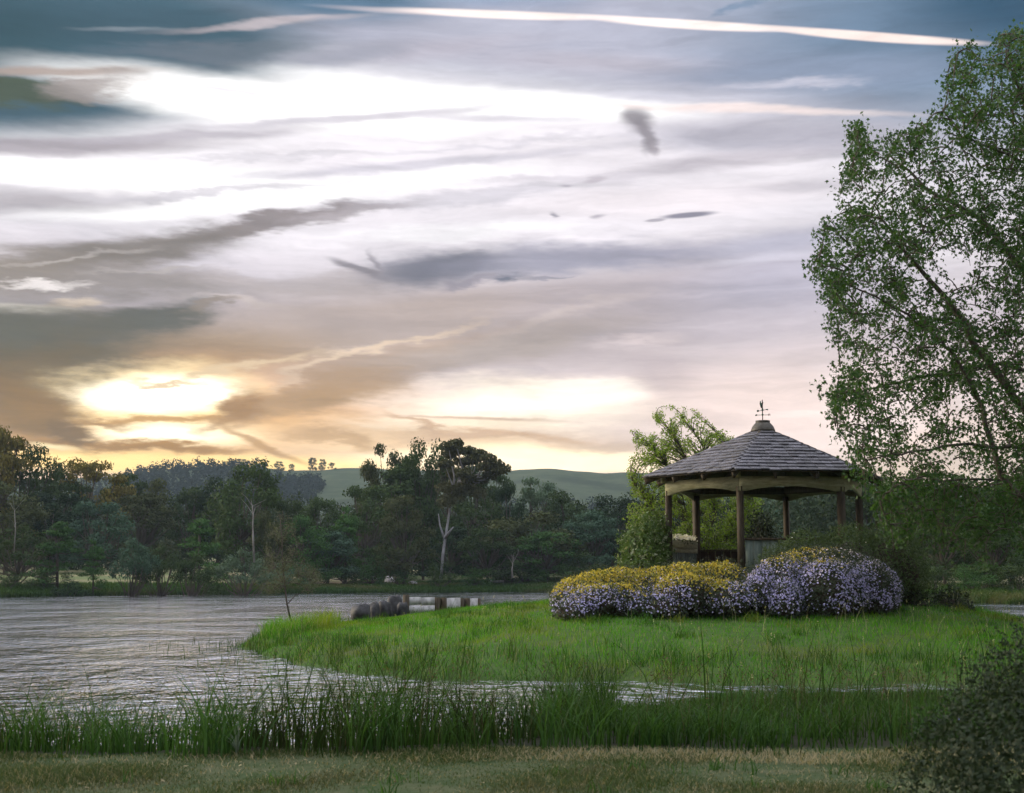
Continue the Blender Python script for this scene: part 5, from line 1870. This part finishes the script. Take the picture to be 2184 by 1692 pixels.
SS = [(598, 1090), (575, 1115), (562, 1160), (556, 1210), (555, 1262), (585, 1268), (620, 1240), (660, 1262), (690, 1250), (685, 1220), (655, 1195), (640, 1140), (620, 1105)]
sparse = lambda x, y: .35 if y < 1190 else 1.0
stt = crown_targets(SS, 200, SY - .7, SY + .7, sr, sparse)
stw = grow(sl, stt, sr, .03)
m_ = MB()
for t_ in stw:
    m_.tube(t_ - sb, np.linspace(.006, .003, 6), 4, False)
x = m_.build('twigs', BARK, st_)
x['kind'] = 'stuff'
P1, N1 = leafy(stw, 19, .1, .07, sr, frac=.3)
s = sr.uniform(.035, .07, len(P1))
x = MB().add(*leaf_cards(P1 - sb, N1, s, s * .4, sr, .4)).build('crown', SAPLEAF, st_)
x['kind'] = 'stuff'

# boulders and the pale retaining wall ------------------------------------------
BLD = [(773, 1284, 1324, 44, 39.0, 'largest dark boulder at the left end of the row on the lawn edge'), (798, 1287, 1318, 26, 39.8, 'small grey boulder second from the left of the row'),
       (822, 1281, 1311, 34, 40.2, 'wide dark boulder with a bluish flat top in the middle of the row'), (845, 1279, 1308, 30, 40.8, 'dark boulder fourth from the left of the row'),
       (860, 1283, 1308, 20, 40.2, 'smallest boulder touching the dark end post of the pale wall')]
for k, (px, pt, pb_, w, Y, label) in enumerate(BLD):
    a, b = at(px, pt, Y), at(px, pb_, Y)
    zg = h1(a[0], Y)
    hgt_ = max(a[2] - zg, .2) + .12
    wd = w / FPX * Y
    o = link_mesh('boulder', rock_mesh('boulder', 200 + k * 3, (wd * 1.12, wd * 1.2, hgt_ * 1.2), 15), ROCK_DARK, None, (a[0], Y, zg + hgt_ * .5 - .10), (0, 0, k * .5))
    tag(o, label, 'boulder', 'dark boulders on the lawn edge')
WALLP = plain_mat('pale_panel', (.30, .30, .31), (.56, .55, .58), 4, .85, .2, bmp=.3, rand=.10, mid=(.3, .62))
wa = np.array((at(866, 1300, 40.4)[0], 40.4, 0))
wbx = np.array((at(1020, 1290, 45.0)[0], 45.0, 0))
wall = empty('retaining_wall', (wa[0], wa[1], h1(wa[0], wa[1])))
tag(wall, 'low pale panelled wall with dark posts running along the lawn edge beside the boulders', 'wall')
wd_ = unit(wbx - wa)
LW = np.linalg.norm(wbx - wa)
rz = math.atan2(wd_[1], wd_[0])
ztop = at(866, 1281, 40.4)[2] - wall.location[2] + .10
ztop2 = at(1018, 1281, 45.0)[2] - wall.location[2] + .06
zt_ = lambda t: ztop + (ztop2 - ztop) * t


def pane(t0, t1, zlo, zhi):
    L = (t1 - t0) * LW - .02
    c = wd_ * LW * (t0 + t1) / 2
    o = MB().box((0, 0, 0), (L, .07, zhi - zlo)).build('panel', WALLP, wall, False, c + UP * (zlo + zhi) / 2)
    o.rotation_euler = (0, 0, rz)


for t0, t1 in ((.02, .18), (.185, .36)):
    z_ = zt_((t0 + t1) / 2)
    pane(t0, t1, z_ - .22, z_)
    pane(t0, t1, z_ - .46, z_ - .235)
for t0, t1 in ((.52, .72), (.86, .98)):
    z_ = zt_((t0 + t1) / 2)
    pane(t0, t1, z_ - .5, z_)
for t, w_ in ((0, .16), (.40, .14), (.50, .12), (.745, .12), (.84, .10), (1.0, .12)):
    z_ = zt_(t) + (.06 if t == 0 else .0)
    o = MB().box((0, 0, 0), (w_, .12, .8)).build('post', TIMBER, wall, False, wd_ * LW * t + UP * (z_ - .4))
    o.rotation_euler = (0, 0, rz)
for t0, t1 in ((.36, .52), (.72, .86)):
    z_ = zt_((t0 + t1) / 2)
    o = MB().box((0, 0, 0), ((t1 - t0) * LW - .02, .05, .4)).build('dark_panel', TIMBER, wall, False, wd_ * LW * (t0 + t1) / 2 + np.array((-wd_[1], wd_[0], 0)) * .10 + UP * (z_ - .22))
    o.rotation_euler = (0, 0, rz)

# ================================================================== grass and reeds
vr = np.random.default_rng(404)


def scatter(n, xa, xb, ya, yb, test, rng=vr):
    x = rng.uniform(xa, xb, n)
    y = rng.uniform(ya, yb, n)
    k = test(x, y)
    x, y = x[k], y[k]
    return np.stack([x, y, H(x, y)], 1)


def infront(x, y, pad=1.25):
    return np.abs(x) < y * 0.362 * pad + .5


LAWN = foliage_mat('lawn_blade', (.048, .200, .010), (.105, .29, .022), .48, rough=.6, spec=.08, patch=.35, patch_col=(.17, .22, .022), tip=(.22, .26, .12))
REED = foliage_mat('reed_blade', (.011, .032, .006), (.042, .098, .017), .35, rough=.6, spec=.08, patch=.8, patch_col=(.020, .026, .010))
DRYSTEM = foliage_mat('dry_stem', (.05, .042, .022), (.11, .095, .055), .3)
VERGE = foliage_mat('verge_blade', (.036, .062, .018), (.066, .095, .034), .3, rough=.7, spec=.08, patch=1.3, patch_col=(.075, .082, .042), tip=(.26, .22, .13))
STRAW = foliage_mat('straw_blade', (.22, .19, .11), (.36, .31, .20), .25, rough=.7)

# lawn of the island
isl = lambda x, y: (seg_dist(np.stack([x, y], 1), ISLAND) + wob(x, y) * .5 > .05) & infront(x, y) & (y < 47)
p = scatter(190000, -8, 22, 21.5, 47, isl)
hh = vr.uniform(.04, .12, len(p)) * (1 + .35 * np.sin(p[:, 0] * .9 + p[:, 1] * .5))
o = MB().add(*blades(p, hh, vr.uniform(.008, .016, len(p)), (0, 0, 0), vr.uniform(.2, .8, len(p)), vr, 2)).build('lawn_grass', LAWN)
tag(o, 'bright green lawn grass covering the island in front of the gazebo', 'grass', None, 'stuff')
BANKSHADE = foliage_mat('shaded_bank_blade', (.020, .070, .010), (.055, .145, .020), .4, rough=.6, spec=.08, patch=.5, patch_col=(.05, .075, .02), tip=(.18, .22, .09))  # the bank's shade put into the blade colour, darker than the lawn
# longer fringe at the island's waterline
fr_ = lambda x, y: (lambda s: (s > -.12) & (s < 1.9) & infront(x, y) & (y < 46))(seg_dist(np.stack([x, y], 1), ISLAND) + wob(x, y) * .5)
p = scatter(95000, -8.5, 17, 21.0, 46, fr_)
p[:, 2] = np.maximum(p[:, 2], -.1)
tuf = np.clip(.75 + .45 * np.sin(p[:, 0] * 3.1 + np.sin(p[:, 1] * 2.3) * 2) + .35 * np.sin(p[:, 0] * 7.3 + 1), .25, 1.6)
kp = vr.uniform(size=len(p)) < tuf
p, tuf = p[kp], tuf[kp]
hh = vr.uniform(.12, .36, len(p)) * tuf * np.where(vr.uniform(size=len(p)) < .04, 1.6, 1)
o = MB().add(*blades(p, hh, vr.uniform(.008, .018, len(p)), (0, 0, 0), vr.uniform(.1, .8, len(p)), vr, 3)).build('bank_grass', BANKSHADE)
tag(o, 'long green grass along the waterline of the island', 'grass', None, 'stuff')
# tufts and weeds that break up the lawn
tc_ = scatter(420, -7, 16, 23.5, 44, isl)
tp, th_ = [], []
for c in tc_:
    k_ = vr.integers(20, 70)
    q = c + vr.normal(size=(k_, 3)) * np.array((.16, .16, 0)) * vr.uniform(.5, 1.5)
    q[:, 2] = H(q[:, 0], q[:, 1])
    tp.append(q)
    th_.append(vr.uniform(.10, .26, k_) * vr.uniform(.6, 1.15))
tp, th_ = np.concatenate(tp), np.concatenate(th_)
TUFT = foliage_mat('tuft_blade', (.022, .075, .012), (.06, .16, .025), .4, rough=.6, spec=.08, patch=.5, patch_col=(.16, .20, .03))
o = MB().add(*blades(tp, th_, vr.uniform(.009, .02, len(tp)), (0, 0, 0), vr.uniform(.3, 1.0, len(tp)), vr, 3)).build('lawn_tufts', TUFT)
tag(o, 'darker and yellower grass tufts scattered over the island lawn', 'grass', None, 'stuff')
# rough tussock at the left tip, and sparse reeds standing in the shallows
tipc = np.array([at(645, 1320, 36.5)[0], 36.4])
tus = lambda x, y: (((x - tipc[0]) / 1.0) ** 2 + ((y - tipc[1]) / 2.0) ** 2 < 1)
p = scatter(9000, tipc[0] - 2, tipc[0] + 2, 33, 41, tus)
hh = vr.uniform(.2, .62, len(p))
o = MB().add(*blades(p, hh, vr.uniform(.01, .02, len(p)), (0, 0, 0), vr.uniform(.2, .9, len(p)), vr, 3)).build('tussock_grass', LAWN)
tag(o, 'tall grass tussock beside the sapling at the left tip of the island', 'grass', None, 'stuff')
sh = lambda x, y: (lambda s: (s < .2) & (s > -2.2) & (y < 37) & (x < 0.5) & (vr.uniform(size=len(x)) < np.exp(s / .9)))(seg_dist(np.stack([x, y], 1), ISLAND))
p = scatter(3400, -9.5, .5, 23, 37, sh)
p[:, 2] = -.05
o = MB().add(*blades(p, vr.uniform(.12, .42, len(p)), vr.uniform(.008, .016, len(p)), (0, 0, 0), vr.uniform(0, .7, len(p)), vr, 3)).build('shallow_reeds', REED)
tag(o, 'sparse reeds standing in the shallow water off the left tip of the island', 'reeds', None, 'stuff')

# reed belt on the near shore
def depth_ok(x, y):
    s = near_shore(x) + wob(x, y) * .4 - y
    return (s > -1.0) & (y > 11.5 + .22 * np.sin(x * 2.1) + .16 * np.sin(x * 5.3) + .25 * vr.normal(size=len(x)) ** 2 * .6 - .25 * (vr.uniform(size=len(x)) < .02)) & infront(x, y, 1.35)


p = scatter(66000, -8, 14, 11.3, 24, depth_ok)
p[:, 2] = np.maximum(p[:, 2], -.12)
# clumps: tall heads, low gaps
cx_ = vr.uniform(-7, 11, 110); cy_ = vr.uniform(11.5, 22, 110); ch_ = vr.uniform(.55, 1.15, 110)
d2 = (p[:, 0, None] - cx_) ** 2 + (p[:, 1, None] - cy_) ** 2
k = np.argmin(d2, 1)
amp = ch_[k] * np.exp(-d2[np.arange(len(p)), k] / .9)
base_h = np.interp(p[:, 0], [-6, -3.2, -2.2, -1, .6, 2, 5, 9], [.55, .6, .78, .84, .80, .74, .74, .74])
hh = base_h * (.28 + .98 * amp) * vr.uniform(.55, 1.15, len(p))
keep_ = vr.uniform(size=len(p)) < np.clip(.25 + 1.1 * amp, 0, 1)
p, k, amp, base_h, hh = p[keep_], k[keep_], amp[keep_], base_h[keep_], hh[keep_]
rim = vr.uniform(size=len(p)) < .03
hh = np.where(rim, hh * 1.45, hh)
hh *= np.interp(p[:, 1], [11.3, 12.4, 16, 23], [.5, 1.0, .9, .8])
cap_ = np.where(p[:, 0] > 2.2, 1.675 - .0755 * p[:, 1], 1.625 - .0777 * p[:, 1]) - p[:, 2]
hh = np.where((p[:, 0] > 1.0) & ~rim, np.minimum(hh, np.maximum(cap_, .05) * vr.uniform(.6, 1.08, len(p))), hh)
o = MB().add(*blades(p, hh, vr.uniform(.007, .016, len(p)), (.15, 0, 0), vr.uniform(.1, .9, len(p)), vr, 4)).build('shore_reeds', REED)
tag(o, 'dense belt of green reeds and rushes along the near shore', 'reeds', None, 'stuff')
# broad arching blades in clumps in front of the rushes
BROAD = foliage_mat('broad_blade', (.020, .062, .013), (.058, .135, .030), .38, rough=.55, spec=.12, patch=1.2, patch_col=(.03, .07, .02))
bc = np.concatenate([scatter(22, -5, 5.5, 11.6, 13.2, depth_ok), scatter(70, -.5, 8, 12.2, 19, depth_ok)])
bp, bh = [], []
for c in bc:
    k_ = vr.integers(50, 130)
    q = c + vr.normal(size=(k_, 3)) * np.array((.17, .15, 0))
    q[:, 2] = np.maximum(H(q[:, 0], q[:, 1]), -.1)
    bp.append(q)
    lim_ = max(.14, (1.60 - .0777 * c[1] - c[2])) if c[0] > .6 else .62
    bh.append(np.full(k_, min(lim_ * 1.35, .85)) * vr.uniform(.5, 1.1, k_) * vr.uniform(.6, 1.1))
bp, bh = np.concatenate(bp), np.concatenate(bh)
o = MB().add(*blades(bp, bh, vr.uniform(.008, .017, len(bp)), (0, 0, 0), vr.uniform(.3, 1.2, len(bp)), vr, 5)).build('arching_grass', BROAD)
tag(o, 'light green arching grass clumps among the near reeds', 'grass', None, 'stuff')
# seed stems
q = p[vr.choice(len(p), 750, False)]
hs = np.interp(q[:, 0], [-6, -3.2, -2.2, -1, .6, 2, 5, 9], [.7, .75, 1.0, 1.05, .95, .85, .8, .8]) * vr.uniform(.65, 1.1, len(q))
hs *= np.interp(q[:, 1], [11.3, 12.4, 16, 23], [.5, 1.0, .75, .35]) * np.interp(q[:, 0], [.5, 2], [1, .8])
V_, F_ = blades(q, hs, .005, (.3, 0, 0), vr.uniform(.05, .5, len(q)), vr, 4)
m_ = MB().add(V_, F_)
tips = V_.reshape(len(q), 10, 3)[:, -1]
for dz_ in (0, -.025, -.05, -.075):
    m_.add(*leaf_cards(tips + UP * dz_ + vr.normal(size=tips.shape) * .006, unit(vr.normal(size=tips.shape) * (1, 1, .1)), .06, .014, vr, 0.0) if False else leaf_cards(tips + UP * dz_ + vr.normal(size=tips.shape) * .008, unit(vr.normal(size=tips.shape)), .035, .012, vr))
o = m_.build('seed_stems', DRYSTEM)
tag(o, 'thin brown seed stems rising above the near reeds', 'grass', None, 'stuff')
# pale flowering stalks on the lawn and the right bank
ps = np.concatenate([scatter(400, -3, 12, 22, 34, lambda x, y: isl(x, y)), scatter(60, 1, 9, 16, 22, depth_ok)])
ps = ps[vr.choice(len(ps), min(len(ps), 330), False)]
V_, F_ = blades(ps, vr.uniform(.25, .65, len(ps)), .007, (.3, 0, 0), vr.uniform(.05, .6, len(ps)), vr, 3)
tips = V_.reshape(len(ps), 8, 3)[:, -1]
m_ = MB().add(V_, F_)
for dz_ in (0, -.03):
    m_.add(*leaf_cards(tips + UP * dz_, unit(vr.normal(size=tips.shape)), .05, .018, vr))
o = m_.build('grass_stalks', foliage_mat('pale_stalk', (.20, .22, .10), (.36, .38, .22), .3))
tag(o, 'pale flowering grass stalks scattered over the lawn and the right bank', 'grass', None, 'stuff')

# rank grass along the far waterline
FARG = foliage_mat('far_bank_blade', (.024, .062, .014), (.060, .115, .028), .3, rough=.7, spec=.05, patch=.12, patch_col=(.10, .10, .045))
fx = vr.uniform(-60, 48, 90000)
fd = vr.uniform(0, 1, 90000) ** 1.6 * np.where(fx < -18, 9, 22) - .3
fy = far_shore(fx) - 2.2 * np.sin(fx * 0.11) - .8 * np.sin(fx * .37) + fd
kf = np.abs(fx) < fy * .385 + 2
p = np.stack([fx, fy, H(fx, fy)], 1)[kf]
fh = vr.uniform(.18, .55, kf.sum()) * np.interp(fd[kf], [0, 3, 10, 26], [1.2, 1.0, .55, .4])
o = MB().add(*blades(p, fh, vr.uniform(.05, .11, len(p)), (0, 0, 0), vr.uniform(.2, 1.0, len(p)), vr, 2)).build('far_bank_grass', FARG)
tag(o, 'rank green grass along the far waterline under the trees', 'grass', None, 'stuff')
# mown verge in the foreground
vg = lambda x, y: (y < 11.9 + .15 * np.sin(x * 2.1)) & infront(x, y, 1.1)
p = scatter(215000, -5.6, 5.6, 7.4, 12.0, vg)
pat = np.sin(p[:, 0] * 1.7 + 1.3 * p[:, 1]) + np.sin(p[:, 0] * 3.3 - 2.1 * p[:, 1] + 2) + .7 * np.sin(p[:, 0] * .8 + 4 * p[:, 1])
keepv = vr.uniform(size=len(p)) < np.clip(.62 + .38 * pat, .10, 1)
p = p[keepv]
hh = vr.uniform(.015, .045, len(p)) * np.clip(1 + .45 * (pat - .5)[keepv], .6, 1.9) * np.where(p[:, 0] < -1.2, 1.25, 1.0)
o = MB().add(*blades(p, hh, vr.uniform(.003, .007, len(p)), (0, 0, 0), vr.uniform(.4, 1.4, len(p)), vr, 2)).build('verge_grass', VERGE)
tag(o, 'short worn grass of the near verge at the bottom of the photo', 'grass', None, 'stuff')
# weeds and pale litter on the verge
wx_ = scatter(26, -4.2, 4.0, 7.9, 10.6, vg)
m_ = MB()
for c in wx_:
    k_ = vr.integers(8, 26)
    q = c + vr.normal(size=(k_, 3)) * np.array((.07, .07, 0))
    m_.add(*blades(q, vr.uniform(.05, .16, k_), vr.uniform(.006, .014, k_), (0, 0, 0), vr.uniform(.2, 1.1, k_), vr, 3))
o = m_.build('verge_weeds', BROAD)
tag(o, 'scattered green weed tufts growing in the worn verge', 'weeds', None, 'stuff')
lt = scatter(150, -4, 4.5, 7.8, 11.2, vg) + np.array((0, 0, .012))
o = MB().add(*leaf_cards(lt, unit(UP + vr.normal(size=lt.shape) * .3), vr.uniform(.02, .055, len(lt)), vr.uniform(.012, .03, len(lt)), vr)).build('leaf_litter', STRAW)
tag(o, 'pale dead leaves and litter lying on the worn verge', 'litter', None, 'stuff')
# straw edge where the verge meets the reeds, at the right; loose dry stems all over
sx = lambda x, y: infront(x, y, 1.1) & (vr.uniform(size=len(x)) < np.interp(x, [-4, -1, 0, 1, 5], [.05, .15, .6, 1, 1]))
p = scatter(8500, -4.5, 5, 10.9, 11.75, sx)
hh = vr.uniform(.02, .08, len(p))
m_ = MB().add(*blades(p, hh, vr.uniform(.004, .008, len(p)), (0, 0, 0), vr.uniform(.5, 1.5, len(p)), vr, 2))
p = scatter(5200, -5, 5, 7.8, 11, lambda x, y: infront(x, y, 1.1) & (np.sin(x * 2.1 + y) + np.sin(x * 1.1 - 2 * y) > .1))
m_.add(*blades(p, vr.uniform(.015, .04, len(p)), .006, (0, 0, 0), vr.uniform(1, 1.6, len(p)), vr, 2))
o = m_.build('dry_grass', STRAW)
tag(o, 'pale dry straw grass edging the verge before the reeds', 'grass', None, 'stuff')
# the grey-green thistle at the edge of the verge
THISTLE = foliage_mat('thistle_leaf', (.10, .15, .10), (.17, .22, .16), .25)
tb = ground_at(505, 1612)
th = empty('thistle_plant', (tb[0], 11.7, h1(tb[0], 11.7)))
tag(th, 'small grey-green thistle at the edge of the verge in front of the reeds', 'plant')
p = np.zeros((16, 3))
MB().add(*blades(p, vr.uniform(.10, .26, 16), .016, (0, 0, 0), vr.uniform(.1, .7, 16), vr, 3)).build('leaf_rosette', THISTLE, th)
MB().tube([(0, 0, 0), (.01, 0, .15), (.0, .01, .27)], .006, 5).build('stem', THISTLE, th)
